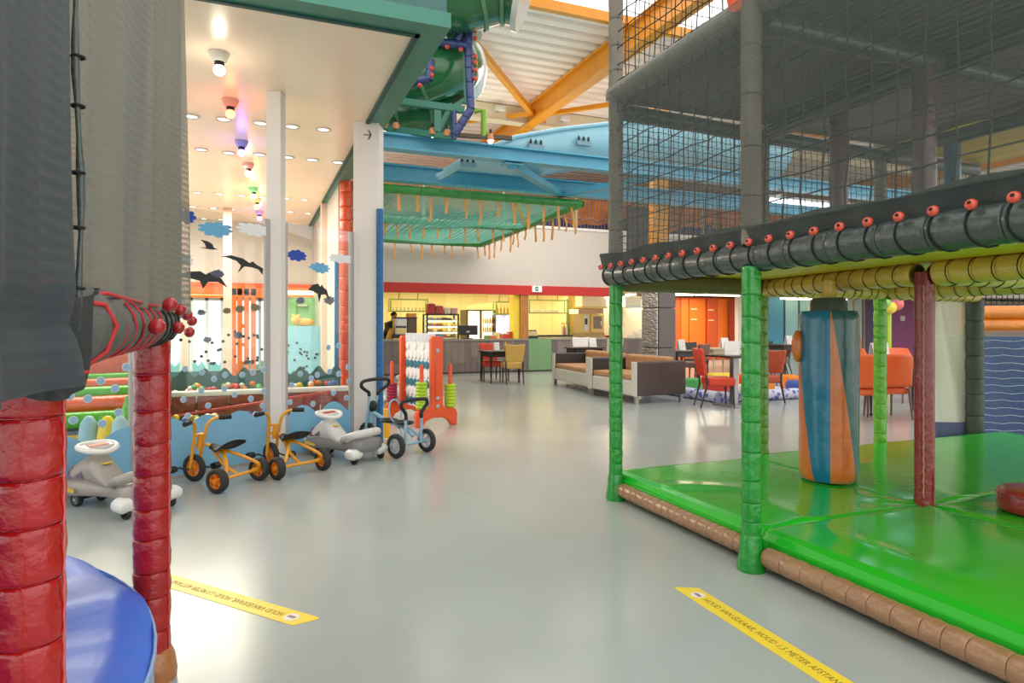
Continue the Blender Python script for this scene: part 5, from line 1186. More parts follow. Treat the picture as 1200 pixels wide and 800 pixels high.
def dining_chair(label, p, rz, m, legm=M_darkwood, h=.93, group='upholstered dining chairs'):
    """local: faces +y, origin under the seat"""
    t = thing('dining_chair', label, 'chair', (p.x, p.y, 0), rz, group)
    obj('seat', MB().bx(-.225, .225, -.20, .25, .36, .50), m, t, local=True, bevel=.035, seg=3)
    pts = [(-.20, .52), (.20, .52), (.215, .70), (.24, h - .02), (.22, h), (0, h - .02), (-.22, h), (-.24, h - .02), (-.215, .70)]
    F = Matrix.Translation((0, -.20, 0)) @ Matrix(((1, 0, 0, 0), (0, 0, -1, 0), (0, 1, 0, 0), (0, 0, 0, 1)))
    mb = MB().prism(pts, .065, F); mb.v = [Vector((v.x, v.y - (v.z - .5) * .18, v.z)) for v in mb.v]
    obj('backrest', mb, m, t, local=True, bevel=.014)
    for s in (-1, 1):
        obj('leg', MB().tube([(s*.20, -.235 - .09, .0), (s*.20, -.225, .36), (s*.20, -.235, .54)], [.014, .021, .018], 6), legm, t, 40, local=True)
        obj('leg', MB().tube([(s*.20, .21, .37), (s*.20, .225, .0)], [.021, .014], 6), legm, t, 40, local=True)
    return t
def table(label, p, sx, sy, h, m=M_darkwood, kind='legs', rz=0):
    t = thing('table', label, 'table', (p.x, p.y, 0), rz)
    obj('table_top', MB().bx(-sx/2, sx/2, -sy/2, sy/2, h - .035, h), m, t, local=True, bevel=.006)
    if kind == 'legs':
        obj('apron', MB().bx(-sx/2 + .06, sx/2 - .06, -sy/2 + .06, sy/2 - .06, h - .14, h - .035), m, t, local=True)
        for x in (-1, 1):
            for y in (-1, 1): obj('leg', MB().lathe([(.012, 0), (.024, .02), (.014, .05), (.02, .2), (.026, .45), (.022, h - .22), (.034, h - .20), (.036, h - .035)], 10, Matrix.Translation((x * (sx/2 - .07), y * (sy/2 - .07), 0))), m, t, 50, local=True)
    else:
        obj('pedestal', MB().bx(-.05, .05, -.05, .05, .03, h - .035), M_steel, t, local=True, bevel=.005); obj('foot_plate', MB().bx(-.25, .25, -.25, .25, 0, .03), M_steel, t, local=True, bevel=.005)
    return t
def menu(label, p, w=.16, h=.22, m=None, rz=0):
    t = thing('menu_stand', label, 'menu card', (p.x, p.y, p.z), rz)
    for k in (-1, 1): obj('card', MB().prism([(-w/2, 0), (w/2, 0), (w/2, h), (-w/2, h)], .004, Matrix.Translation((0, k * .06, 0)) @ Matrix.Rotation(math.radians(90 + k * 12), 4, 'X')), m or mat('menu_white', (240, 236, 230), .5, var=.08, vscale=18), t, local=True)
    obj('base', MB().bx(-w/2, w/2, -.055, .055, 0, .006), mat('menu_base', (214, 206, 200), .4), t, local=True)
    return t
# set by the bar: black table, mustard and red chair
p = WD(586, 446, 15.5); table('black table with turned legs in front of the bar counter', Vector((p.x, p.y, 0)), .84, .80, .76, M_blackmetal, rz=0)
dining_chair('mustard leather chair at the black table by the bar', Vector((p.x + .12, p.y - .52, 0)), math.radians(-12), M_tanup)
dining_chair('red leather chair behind the black table by the bar', Vector((p.x - .10, p.y + .40, 0)), math.radians(170), M_redup)
menu('small white menu stand on the black table by the bar', Vector((p.x - .06, p.y + .1, .761)), .13, .2)
tag(obj('sauce_bottle', MB().lathe([(.04, .761), (.042, .88), (.02, .93), (.018, .98), (0, .982)], 12, Matrix.Translation((p.x + .18, p.y + .1, 0))), mat('sauce_yellow', (238, 176, 40), .35), None, 50), 'yellow sauce bottle on the black table by the bar', 'bottle')
# red chair and its table beside the green posts
p = (FL(816, 476) + FL(836, 479)) / 2
dining_chair('bright red chair facing the steel pedestal table near the near sofa', Vector((p.x + .26, p.y + .02, 0)), math.radians(-112), M_redup, h=.98)
tp = FL(860, 475); table('dark table on a steel pedestal beside the bright red chair', Vector((tp.x, tp.y, 0)), .72, .72, .86, M_darkwood, 'ped')
menu('white menu stand on the steel pedestal table', Vector((tp.x - .05, tp.y, .861)), .24, .24, rz=-.5)
dining_chair('red-brown chair behind the green posts at the steel pedestal table', Vector((tp.x + .72, tp.y + .1, 0)), math.radians(95), mat('rust_leather', (176, 74, 40), .45))
# tables farther in
p = WD(796, 440, 14.6); table('dark table beside the grey pillar', Vector((p.x, p.y, 0)), .7, .7, .80); menu('white menu stand on the table beside the grey pillar', Vector((p.x + .05, p.y, .801)), .18, .25)
p = WD(812, 440, 15.4); dining_chair('brown leather chair beyond the red chair', Vector((p.x, p.y, 0)), math.radians(20), M_brownup)
p = WD(842, 440, 16.2); table('pale topped table before the orange lockers', Vector((p.x, p.y, 0)), .9, .7, .80, mat('pale_wood', (196, 180, 150), .5)); menu('white menu stand before the orange lockers', Vector((p.x + .18, p.y, .801)), .22, .26)
dining_chair('dark chair before the orange lockers', Vector((p.x - .1, p.y + .75, 0)), math.pi, M_darkinner)
p = WD(919, 440, 17.2); table('dark table before the blue cabinets left of the punch bag', Vector((p.x, p.y, 0)), .85, .8, .86); menu('white menu stand on the table before the blue cabinets', Vector((p.x + .15, p.y, .861)), .2, .24)
dining_chair('tan-seated chair pushed under the table before the blue cabinets', Vector((p.x - .12, p.y + .1, 0)), math.radians(60), M_brownup, h=.80)
dining_chair('dark chair behind the table before the blue cabinets', Vector((p.x + .35, p.y + .72, 0)), math.pi, M_darkinner)
p = WD(685, 440, 16.2); table('dark table between the far sofa and the bar counter', Vector((p.x, p.y, 0)), .85, .6, .82); menu('white menu stand on the table behind the far sofa', Vector((p.x + .22, p.y, .821)), .2, .24)
M_whiteup = mat('white_leather', (232, 226, 220), .4)
q = WD(683, 440, 16.75); dining_chair('white leather chair on the bar side of the table behind the sofas', Vector((q.x, q.y, 0)), math.radians(160), M_whiteup, h=1.06)
q = WD(711, 440, 15.7); dining_chair('white leather chair right of the table behind the sofas', Vector((q.x, q.y, 0)), math.radians(10), M_whiteup, h=1.04)
# two orange shell chairs at a long table, seen from behind
M_orup = mat('orange_plastic_seat', (236, 100, 34), .4, coat=.15)
def shell_chair(label, p, rz):
    t = thing('shell_chair', label, 'chair', (p.x, p.y, 0), rz, 'orange shell chairs')
    def f(u, v):
        x = (u - .5) * 2
        if v < .45: k = v / .45; y = .24 - .44 * k; z = .47 - .02 * math.sin(math.pi * k) + .02 * x * x
        else: k = (v - .45) / .55; y = -.20 - .10 * k + .05 * x * x * k; z = .47 + .48 * k
        w = .235 - .02 * abs(v - .5); 
        if v > .9: w *= 1 - 1.6 * (v - .9)
        return (x * w, y, z)
    mb = MB().grid(f, 10, 22); o = obj('shell', mb, M_orup, t, 180, local=True); sd_ = o.modifiers.new('thick', 'SOLIDIFY'); sd_.thickness = .03
    obj('seat_pad', MB().bx(-.22, .22, -.16, .23, .36, .46), M_orup, t, local=True, bevel=.03)
    for s in (-1, 1):
        obj('leg', MB().tube([(s*.20, -.18, .45), (s*.215, -.24, 0)], [.02, .014], 8), M_brownup, t, 40, local=True); obj('leg', MB().tube([(s*.20, .20, .45), (s*.215, .23, 0)], [.02, .014], 8), M_brownup, t, 40, local=True)
    return t
p = FL(1026, 494); shell_chair('orange shell chair behind the lime green post', Vector((p.x, p.y + .22, 0)), math.radians(-22))
p2 = FL(1058, 492); shell_chair('orange shell chair between the lime green post and the dark red post', Vector((p2.x, p2.y + .24, 0)), math.radians(-18))
p = FL(1003, 500); lt = table('long dark table with a chrome leg beyond the punch bag', Vector((WD(1046, 440, 9.95).x, WD(1046, 440, 9.95).y, 0)), 1.15, .75, .86, M_darkwood, 'legs', math.radians(-22))
tag(obj('chrome_leg_post', MB().bx(p.x - .045, p.x + .045, p.y + .0, p.y + .09, 0, .84), M_chrome, None, bevel=.006), 'square chrome post at the end of the long dark table', 'post')
q = WD(1030, 408, 9.8); menu('white menu box on the long dark table', Vector((q.x, q.y, .861)), .34, .24)
for px, py, d, lab in ((1062, 440, 11.4, 'orange shell chair on the far side of the long dark table'), (1010, 440, 11.2, 'orange-red shell chair at the far left end of the long dark table')):
    q = WD(px, py, d); shell_chair(lab, Vector((q.x, q.y, 0)), math.radians(160))
# play pen with quilted rim and toys
pc = WD(868, 455, 12.9); pen = thing('play_pen', 'quilted blue and white play pen mat on the cafe floor', 'play pen', (pc.x, pc.y, 0))
wv = bpy.data.materials.new('quilted_blue'); wv.use_nodes = True; nt = wv.node_tree; pbn = nt.nodes['Principled BSDF']; tcn = nt.nodes.new('ShaderNodeTexCoord'); ck = nt.nodes.new('ShaderNodeTexVoronoi'); ck.inputs['Scale'].default_value = 9; r2 = nt.nodes.new('ShaderNodeValToRGB'); r2.color_ramp.elements[0].position = .25; r2.color_ramp.elements[0].color = (*lin((84, 96, 188)), 1); r2.color_ramp.elements[1].position = .5; r2.color_ramp.elements[1].color = (*lin((214, 218, 236)), 1)
nt.links.new(tcn.outputs['Object'], ck.inputs['Vector']); nt.links.new(ck.outputs['Distance'], r2.inputs[0]); nt.links.new(r2.outputs[0], pbn.inputs['Base Color'])
PX, PYY = 1.5, 1.15
for i in range(4):
    a = [(-PX, -PYY), (PX, -PYY), (PX, PYY), (-PX, PYY)][i]; b = [(PX, -PYY), (PX, PYY), (-PX, PYY), (-PX, -PYY)][i]
    obj('rim_roll', MB().tube([pc + Vector((a[0], a[1], .10 - pc.z)), pc + Vector((b[0], b[1], .10 - pc.z))], .10, 14), wv, pen, 60)
obj('mat', MB().bx(pc.x - PX, pc.x + PX, pc.y - PYY, pc.y + PYY, .01, .05), mat('pen_white', (226, 224, 232), .6), pen)
toyc = {'yellow': (240, 206, 60), 'red': (224, 70, 50), 'orange': (240, 140, 40), 'green': (80, 170, 90), 'blue': (70, 90, 170), 'white': (238, 236, 232)}
spots = [(-1.0, -.5, 'red', .5, .25), (-.4, -.7, 'white', .4, .2), (.1, -.4, 'orange', .6, .22), (.7, -.7, 'blue', .4, .24), (1.1, -.2, 'orange', .45, .3), (-.2, .3, 'yellow', .6, .34), (.5, .5, 'red', .7, .28), (-.9, .4, 'green', .4, .25), (1.0, .6, 'yellow', .4, .3)]
wr = ['left front', 'front', 'middle', 'right front', 'right', 'middle back', 'back', 'left back', 'right back']
for (dx, dy, c, w, h), ww in zip(spots, wr):
    tag(obj('foam_block', MB().box((pc.x + dx, pc.y + dy, .05 + h / 2), (w, .3, h), dx), mat('foam_' + c, toyc[c], .5), None, bevel=.05), '%s foam block lying in the play pen, %s' % (c, ww), 'toy', 'foam blocks in the play pen')
# ================================================================ EATING CORNER walls and fittings
RY = 21.0
def ex_(px): return ONY(px, 400, RY).x
def panelw(name, a, b, m, z0=0, z1=2.62, y=RY): return struct(name, MB().bx(ex_(a), ex_(b), y, y + .1, z0, z1), m)
M_lock = mat('orange_locker', (232, 112, 26), .4, var=.04); M_lockd = mat('orange_locker_dark', (206, 84, 26), .4)
lk = thing('locker_wall', 'tall orange locker cupboards with white lettering behind the tables', 'cupboard', (ex_(828), RY, 0))
for i, (a, b) in enumerate(((787, 797), (797, 806), (807, 826), (828, 840), (840, 852), (863, 870.5))):
    obj('door', MB().bx(ex_(a) + .01, ex_(b) - .01, RY - .04 - .02 * (i % 2), RY + .1, .02, 2.45), M_lock if i in (1, 2, 4) else M_lockd, lk, bevel=.01)
obj('body', MB().bx(ex_(786), ex_(871), RY + .05, RY + .3, 0, 2.5), M_lockd, lk)
tm = text_mesh('TOILET', .12, M_white, 'sign')
for px, py in ((810, 363), (810, 375), (830, 364), (830, 376)):
    q = ONY(px, py, RY - .07); o = link('door_lettering', mesh('lettering', MB().bx(0, .28, 0, .004, 0, .06), mat('pale_letter', (240, 190, 140), .5)), lk, q - lk.location)
bpy.data.meshes.remove(tm)
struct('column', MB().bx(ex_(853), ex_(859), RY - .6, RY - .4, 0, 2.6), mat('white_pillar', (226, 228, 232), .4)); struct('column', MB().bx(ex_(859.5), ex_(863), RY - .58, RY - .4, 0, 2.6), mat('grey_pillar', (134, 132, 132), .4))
panelw('wall_back_red', 871, 893, mat('rust_wall', (206, 92, 34), .5), y=RY + .05)
panelw('wall_back_blue', 893, 919, mat('azure_wall', (92, 170, 206), .5, var=.03))
panelw('wall_back_aqua', 919, 946, mat('aqua_wall', (162, 214, 222), .5, var=.03))
panelw('wall_back_pale', 946, 1010, mat('pale_aqua_wall', (196, 218, 212), .5, var=.03))
panelw('wall_back_violet', 1010, 1040, mat('slate_violet_wall', (98, 92, 122), .5))
panelw('wall_back_purple', 1040, 1076, mat('purple_wall', (164, 92, 140), .5, var=.05))
panelw('wall_back_end', 1076, 1260, M_beige)
for px in (919, 936, 1000, 1012):
    struct('trim_9', MB().bx(ex_(px) - .03, ex_(px) + .03, RY - .04, RY, 0, 2.6), mat('dark_mullion', (70, 84, 90), .4) if px < 950 else mat('tan_frame', (206, 170, 110), .4))
panelw('wall_back_lime', 986, 990, mat('lime_wall', (170, 214, 60), .5), y=RY - .05)
tag(obj('wall_notice', MB().bx(ex_(1055), ex_(1060), RY - .02, RY, ONY(1057, 376, RY).z, ONY(1057, 370, RY).z), M_white), 'small white notice on the purple wall', 'notice')
# strip lights under the mezzanine ceiling
M_tube = mat('warm_tube', (255, 240, 206), .5, emit=(255, 236, 190), es=3.0)
for i, (a, b, py, Y, lab) in enumerate(((789, 812, 344.5, 19.2, 'warm strip light left above the orange lockers'), (815, 866, 342.5, 19.0, 'warm strip light right above the orange lockers'), (915, 948, 350, 20.4, 'strip light over the blue cabinets'), (950, 992, 348.5, 20.0, 'bright strip light above the punch bag'))):
    qa, qb = ONY(a, py, Y), ONY(b, py, Y); t = thing('strip_light', lab, 'lamp', ((qa.x + qb.x) / 2, Y, 2.46))
    obj('tube', MB().tube([(qa.x, Y, 2.50), (qb.x, Y, 2.50)], .05, 10), M_tube, t, 60); obj('housing', MB().bx(qa.x, qb.x, Y - .08, Y + .08, 2.56, 2.70), M_white, t)
# balloons on a lime pole
bp = WD(1042, 400, 15.5); bl = thing('balloon_pole', 'lime green pole carrying the balloons before the purple wall', 'pole', (bp.x, bp.y, 0))
obj('pole', MB().tube([(bp.x, bp.y, 0), (bp.x, bp.y, 1.8)], .05, 12), mat('pole_lime', (176, 206, 70), .45), bl, 60); obj('foot', MB().lathe([(.2, 0), (.2, .03), (.06, .05)], 16, Matrix.Translation((bp.x, bp.y, 0))), mat('pole_lime', (176, 206, 70), .45), bl, 60)
for px, py, c, n_ in ((1040, 346.5, (240, 140, 120), 'salmon'), (1047.5, 349, (236, 130, 170), 'pink'), (1037, 354, (150, 206, 110), 'green'), (1052, 356, (236, 120, 110), 'coral'), (1044, 360, (240, 220, 80), 'yellow')):
    q = WD(px, py, 15.4); b = tag(obj('balloon', MB().sphere(q, .135, 16, 12, (1, 1, 1.1)), mat('balloon_' + n_, c, .3, coat=.3), None, 60), '%s balloon on the lime pole' % n_, 'balloon', 'balloons on the pole')
    obj('knot', MB().lathe([(.022, -.17), (.008, -.15), (.02, -.135)], 8, Matrix.Translation(q)), mat('balloon_' + n_, c, .3), b)
# padded pillar and the orange steel column rising from it
pq = WD(771, 400, 14.0); pl = thing('padded_pillar', 'square pillar padded in grey vinyl with a silver foil side', 'pillar', (pq.x, pq.y, 0))
S = .30; rzp = math.radians(10)
obj('core', MB().box((pq.x, pq.y, 1.3), (.44, .44, 2.6), rzp), mat('grey_pad2', (118, 110, 108), .45, bump=.4, bscale=6), pl)
R_ = Matrix.Rotation(rzp, 3, 'Z')
def facepad(c, sx, sy, m):
    for i in range(3): 
        o = obj('pad', MB().box(Vector((pq.x, pq.y, .45 + i * .86)) + R_ @ Vector((c[0], c[1], 0)), (sx, sy, .85), rzp), m, pl, bevel=.02)
M_foil = mat('silver_foil', (188, 182, 176), .22, metal=.8, bump=1.0, bscale=9, bdist=.04, stretch=(1, 1, 3))
facepad((-.24, 0), .04, .48, M_foil); facepad((.03, -.24), .50, .04, mat('grey_pad3', (108, 100, 98), .42, bump=.6, bscale=5, bdist=.03)); facepad((.24, 0), .04, .48, mat('grey_pad2', (118, 110, 108), .45))
struct('column', MB().bx(pq.x - .17, pq.x + .17, pq.y - .14, pq.y + .14, 2.6, RZ), M_orange_steel)
struct('wall_right', MB().bx(38, 38.2, -9, 25, 0, RZ + .3), mat('right_wall', (214, 198, 180), .6, var=.04))
# ================================================================ OVERHEAD STRUCTURE
def ibeam(label, x0, x1, y, z0, z1, w=.20):
    t = thing('steel_beam', label, 'beam', ((x0 + x1) / 2, y, z0))
    obj('web', MB().bx(x0, x1, y - .02, y + .02, z0 + .025, z1 - .025), M_blue_steel, t)
    for a, b in ((z0, z0 + .028), (z1 - .028, z1)): obj('flange', MB().bx(x0, x1, y - w/2, y + w/2, a, b), M_blue_steel, t)
    return t
B1, B2 = 9.0, 10.8
ibeam('nearer pale blue steel beam crossing the hall under the light blue slide', -.5, 37.8, B1, 3.83, 4.05)
ibeam('farther pale blue steel beam carrying the green-edged net', -.5, 37.8, B2, 3.80, 4.08)
a, b = ONY(600, 187, B1 + .05), ONY(658, 213, B2 - .05); a.z = b.z = 3.80
br = thing('beam_brace', 'diagonal blue steel brace between the two overhead beams', 'brace', (a + b) / 2)
obj('bar', MB().bar(a, b, .14, .10), M_blue_steel, br)
for p_ in (a, b): obj('gusset', MB().box(p_ + Vector((0, 0, .0)), (.3, .2, .02), 0), M_blue_steel, br)
a, b = ONY(655, 213, B2 - .05), ONY(760, 195, B1 + .05); a.z = b.z = 3.80
br = thing('beam_brace', 'second diagonal blue brace running to the right behind the green post', 'brace', (a + b) / 2)
obj('bar', MB().bar(a, b, .14, .10), M_blue_steel, br); obj('gusset', MB().box(b, (.3, .2, .02), 0), M_blue_steel, br)
# light blue slide body lying over the beams
M_slide = mat('light_blue_fibreglass', (150, 204, 222), .25, var=.05, coat=.3)
sp = [ONY(px, py, 10.0) for px, py in ((520, 199), (548, 184), (590, 171), (640, 162), (690, 156), (740, 153), (800, 154), (860, 160), (900, 168), (900, 184), (820, 178), (740, 178), (690, 186), (640, 196), (590, 200), (550, 202))]
zmin = 3.90
sl = thing('wave_slide', 'large light blue fibreglass slide body bolted together above the beams', 'slide', (sp[4].x, 10.0, 4.1))
body = [(v.x, max(v.z, zmin + (.0 if i > 8 else .0))) for i, v in enumerate(sp)]
top = [ONY(px, py, 9.95) for px, py in ((516, 203), (545, 188), (590, 171), (640, 162), (690, 156), (740, 153), (800, 154), (860, 160), (905, 172))]
def trough(u, v):
    k = u * (len(top) - 1); i = min(int(k), len(top) - 2); f = k - i; p = top[i].lerp(top[i + 1], f)
    h = max(.10, p.z - zmin); e = min(1, u / .25)
    ang = math.pi * v                                     # a U section hung between two lips
    y = 9.95 - .55 * math.cos(ang) * (.35 + .65 * e); z = p.z - min(h, .62) * math.sin(ang) ** .7
    return (p.x, y, z)
o = obj('chute', MB().grid(trough, 48, 16), M_slide, sl, 60); m_ = o.modifiers.new('thick', 'SOLIDIFY'); m_.thickness = .03
for s, k in ((0, -1), (1, 1)):
    o = obj('lip', MB().tube([Vector(trough(i / 48, s)) for i in range(49)], .035, 8), M_slide, sl, 60)
for px, py in ((628, 172), (684, 168), (548, 193)):
    q = ONY(px, py, 9.36); bk = obj('bracket', MB().box(q, (.26, .05, .07)), mat('bracket_steel', (120, 160, 176), .4), sl)
    for i in (-1, 0, 1): obj('bolt', MB().lathe([(.022, 0), (.022, .05), (.012, .08)], 8, Matrix.Translation(q + Vector((i * .09, 0, .035)))), M_blackmetal, bk, 40)
# netted crawl way with green padded edges and orange ribbons
M_gr = vinyl('edge_green_vinyl', (52, 146, 60), .35); M_rib = mat('orange_ribbon', (244, 172, 96), .7)
NZ = 3.66
nw = thing('net_walkway', 'hanging teal net walkway with green padded edges and orange ribbons', 'net', (3.6, 14, NZ))
xr_ = 5.75; yn, ym, yf = B2 - .05, 13.9, 17.2
edges = [((1.5, yn, NZ), (xr_, yn, NZ), 14), ((1.5, ym, NZ), (xr_ + .12, ym, NZ), 14), ((1.5, yf, NZ), (6.0, yf, NZ), 14), ((xr_, yn, NZ), (6.0, yf, NZ), 12)]
ribm = [mesh('ribbon', MB().grid(lambda u, v, s=s: ((u - .5) * .05, .02 * math.sin(6 * v + s), -.07 - .38 * v + .0 * u), 2, 8), M_rib, 180) for s in range(3)]
rr2 = random.Random(4)
for a, b, n in edges:
    a, b = Vector(a), Vector(b); e = padded('edge_roll', nw, a, b, .075, M_gr, .30, core=mat('edge_dark', (30, 60, 34), .5))
    for i in range(n):
        q = a.lerp(b, (i + .5 + rr2.uniform(-.2, .2)) / n)
        o = link('ribbon', ribm[i % 3], nw, q - nw.location); o.rotation_euler = (rr2.uniform(-.1, .1), rr2.uniform(-.08, .08), rr2.uniform(-.4, .4)); o.scale = (1, 1, rr2.uniform(.7, 1.2))
M_netteal = mat('teal_cord', (120, 196, 178), .7)
hnet('net', nw, (1.5, yn, NZ), (xr_ - 1.5, 0, 0), (.25, yf - yn, 0), 34, 50, .010, M_netteal, -.10, 21)
obj('net_sheet', MB().grid(lambda u, v: (1.5 + (xr_ - 1.5 + .25 * v) * u, yn + (yf - yn) * v, NZ + .04 - .12 * math.sin(math.pi * u)), 12, 12), mat('teal_sheet', (150, 218, 200), .6, alpha=.38), nw, 180)
a, b = ONY(602, 228, yn), ONY(620, 262, ym); obj('strap', MB().bar((a.x, yn, NZ - .05), (b.x, ym, NZ - .02), .10, .01), mat('pale_strap', (206, 206, 140), .6), nw)
# rail and painted wall on the mezzanine
ml = struct('wall_mural', MB().bx(1.5, 37.8, 18.6, 18.7, 4.36, 5.5), mat('mural_orange', (222, 130, 56), .6, var=.35, vscale=1.6))
pts = [(1.5, 4.37), (37.8, 4.37)] + [(37.8 + (1.5 - 37.8) * i / 80, 4.78 + .16 * math.sin(i * .9) + .08 * math.sin(i * 2.3)) for i in range(81)]
obj('mural_hills', MB().prism(pts, .01, frame((0, 18.6, 0), (1, 0, 0), (0, 0, 1))), mat('mural_navy', (58, 66, 110), .6, var=.2, vscale=3), ml)
zz = MB()
for i in range(90):
    x = 6.5 + i * .25; zz.bar((x, 18.58, 4.80 + .10 * (i % 2)), (x + .25, 18.58, 4.80 + .10 * ((i + 1) % 2)), .09, .01)
obj('mural_zigzag', zz, M_white, ml)
rl = thing('mezzanine_railing', 'grey railing of close upright bars above the beige wall', 'railing', (10, 17.6, 4.36))
obj('top_rail', MB().bx(1.5, 37.8, 17.58, 17.64, 5.40, 5.46), M_steel, rl)
bm2 = MB()
for i in range(300): bm2.bx(1.6 + i * .12, 1.616 + i * .12, 17.60, 17.616, 4.36, 5.40)
o = obj('bars', bm2, mat('bar_grey', (120, 110, 108), .4), rl); o['kind'] = 'stuff'
for i in range(15): obj('post', MB().bx(2.0 + i * 2.4, 2.07 + i * 2.4, 17.58, 17.65, 4.36, 5.46), mat('post_tan', (180, 166, 140), .5), rl)
# dark screen box on the mezzanine edge seen through the net, and an orange tiger-stripe mural
tag(obj('dark_board', MB().bx(ONY(737, 250, 17.4).x, ONY(778, 250, 17.4).x, 17.42, 17.495, 2.9, ONY(757, 242, 17.4).z), mat('charcoal_board', (70, 66, 64), .6), None, bevel=.01), 'dark grey board hung before the beige wall behind the net', 'board')
# ================================================================ GREEN TUBE SLIDE TOWER above the low ceiling
M_tubeg = mat('dark_green_fibreglass', (40, 112, 66), .18, var=.08, coat=.5); M_tubew = mat('white_fibreglass', (226, 226, 224), .2, coat=.4)
D0 = 9.6
ts = thing('tube_slide', 'dark green spiral tube slide with white flanges high above the low ceiling', 'slide', tuple(WD(520, 100, D0)))
def ringed(name, path, r, m):
    path = [Vector(p) for p in path]; o = obj(name, MB().tube(path, r, 22), m, ts, 50)
    for i in range(2, len(path) - 2, 5):
        d = (path[i + 1] - path[i - 1]).normalized(); q = d.to_track_quat('Z', 'Y').to_matrix().to_4x4()
        obj('flange', MB().lathe([(r * .98, -.025), (r * 1.06, -.025), (r * 1.06, .025), (r * .98, .025)], 24, Matrix.Translation(path[i]) @ q), mat('flange_green', (96, 150, 104), .3), o, 40)
    return o
c = WD(494, 58, D0 + .3); hp = []
for i in range(26):
    a = -2.4 + i * .22; hp.append(c + Vector((.52 * math.cos(a), .52 * math.sin(a), -.70 + i * .05)))
ringed('spiral', hp, .44, M_tubeg)
up = [WD(500 + i * 7.5, -34 + 6 * math.sin(i * .4), D0 - .9) for i in range(17)]
ringed('upper_tube', up, .72, M_tubeg)
e = up[-1]; d = (up[-1] - up[-2]).normalized()
obj('end_rim', MB().lathe([(.66, -.03), (.78, -.03), (.78, .05), (.66, .05)], 28, Matrix.Translation(e) @ d.to_track_quat('Z', 'Y').to_matrix().to_4x4()), M_tubew, ts, 40)
tr = [WD(560 - i * 9, 96 + i * 2.6, D0 + .2 - .05 * i) for i in range(14)]
ringed('exit_trough', [WD(452 + i * 8, 138 - i * .6, D0 + .4) for i in range(11)], .30, M_tubeg)
obj('side_panel', MB().prism([(0, 0), (.85, 0), (.85, .85), (.35, .62), (0, .25)], .05, frame(WD(484, 122, D0 + .2), (CS, -SN, 0), (0, 0, 1))), mat('panel_green', (62, 92, 56), .4), ts)
obj('white_dome', MB().sphere(WD(551, 82, D0 + .9), .5, 20, 14, (.55, .55, 1.0)), M_tubew, ts, 60)
obj('clear_cone', MB().lathe([(.50, 0), (.42, .3), (.30, .55)], 20, Matrix.Translation(WD(528, 40, D0 + .5))), mat('milky_plastic', (206, 202, 184), .3, alpha=.7), ts, 60)
# indigo padded climbing frame around it
cf = thing('climbing_tower_frame', 'indigo padded frame with red beads around the green tube slide', 'play structure', tuple(WD(550, 130, D0 - .6)))
d1 = D0 - .6
for pa, pb in (((552, -10), (549, 52)), ((549, 52), (552, 128)), ((497, 47), (549, 54)), ((535, 48), (551, 14)), ((556, 12), (566, -30)), ((552, 128), (532, 158)), ((477, 97), (503, 92)), ((503, 94), (505, 70)), ((532, 130), (532, 163))):
    padded('padded_bar', cf, WD(*pa, d1), WD(*pb, d1), .058 if pa != (532, 130) else .04, M_blue_pad, .17)
bm3 = mesh('bead', MB().sphere((0, 0, 0), .035, 10, 8), M_bead, 60)
for px, py in ((557, 28), (557, 36), (557, 45), (557, 66), (557, 73), (557, 82), (557, 92), (540, 58), (524, 55), (508, 53), (506, 80), (506, 88), (480, 102), (492, 100)): link('bead', bm3, cf, WD(px, py, d1 - .05) - cf.location)
# teal steel under-frame with spot lamps
uf = thing('steel_frame', 'teal steel frame below the tube slide beside the wide white column', 'frame', tuple(WD(490, 150, 10)))
for pa, pb, w in (((455, 117), (545, 129), .09), ((440, 149), (532, 161), .08), ((513, 154), (530, 122), .06), ((512, 130), (512, 155), .10), ((545, 40), (546, 122), .05), ((546, 116), (530, 126), .05), ((512, 5), (530, 47), .10), ((478, 76), (492, 92), .03)):
    obj('bar', MB().bar(WD(*pa, 9.05), WD(*pb, 9.05), w, w), M_teal, uf)
obj('green_pole', MB().tube([WD(556, 130, 9.05), WD(567, 130, 9.05), WD(567, 160, 9.05)], .045, 12), mat('pole_green', (136, 178, 52), .4), uf, 60)
obj('lamp_track', MB().bar(WD(528, 158, 9.05), WD(600, 162, 9.05), .07, .05), mat('track_brown', (92, 78, 62), .5), uf)
for i, (px, py, lab) in enumerate(((451, 151, 'warm spot lamp nearest the wide white column'), (464, 152, 'warm spot lamp second from the wide white column'), (507, 158, 'warm spot lamp under the teal steel frame'), (524, 160, 'warm spot lamp beneath the indigo padded frame'), (575, 165, 'warm spot lamp on the dark lamp track'))):
    q = WD(px, py, 9.05); t = thing('spot_lamp', lab, 'lamp', tuple(q), 0, 'spot lamps under the slide')
    obj('shade', MB().lathe([(.03, .10), (.055, .06), (.062, .0), (.058, .0), (.05, .055)], 14, Matrix.Translation(q)), mat('lamp_amber', (214, 140, 90), .4), t, 50)
    obj('bulb', MB().sphere(q + Vector((0, 0, .0)), .04, 10, 8), mat('bulb_warm', (255, 220, 190), .4, emit=(255, 214, 176), es=4.0), t, 60)
    obj('stem', MB().tube([q + Vector((0, 0, .095)), q + Vector((0, 0, .16))], .02, 8), M_blackmetal, t)
for px, py in ((586, 127), (662, 139)):
    q = ONY(px, py, 15.0); t = thing('flood_lamp', 'flood lamp on the sand roof beam, %s the orange rafter' % ('left of' if px < 600 else 'right of'), 'lamp', tuple(q)); obj('head', MB().box(q, (.26, .12, .12)), M_carlight, t, bevel=.02); obj('bracket', MB().bx(q.x - .03, q.x + .03, q.y + .05, 15.2, q.z - .02, q.z + .05), M_blackmetal, t)
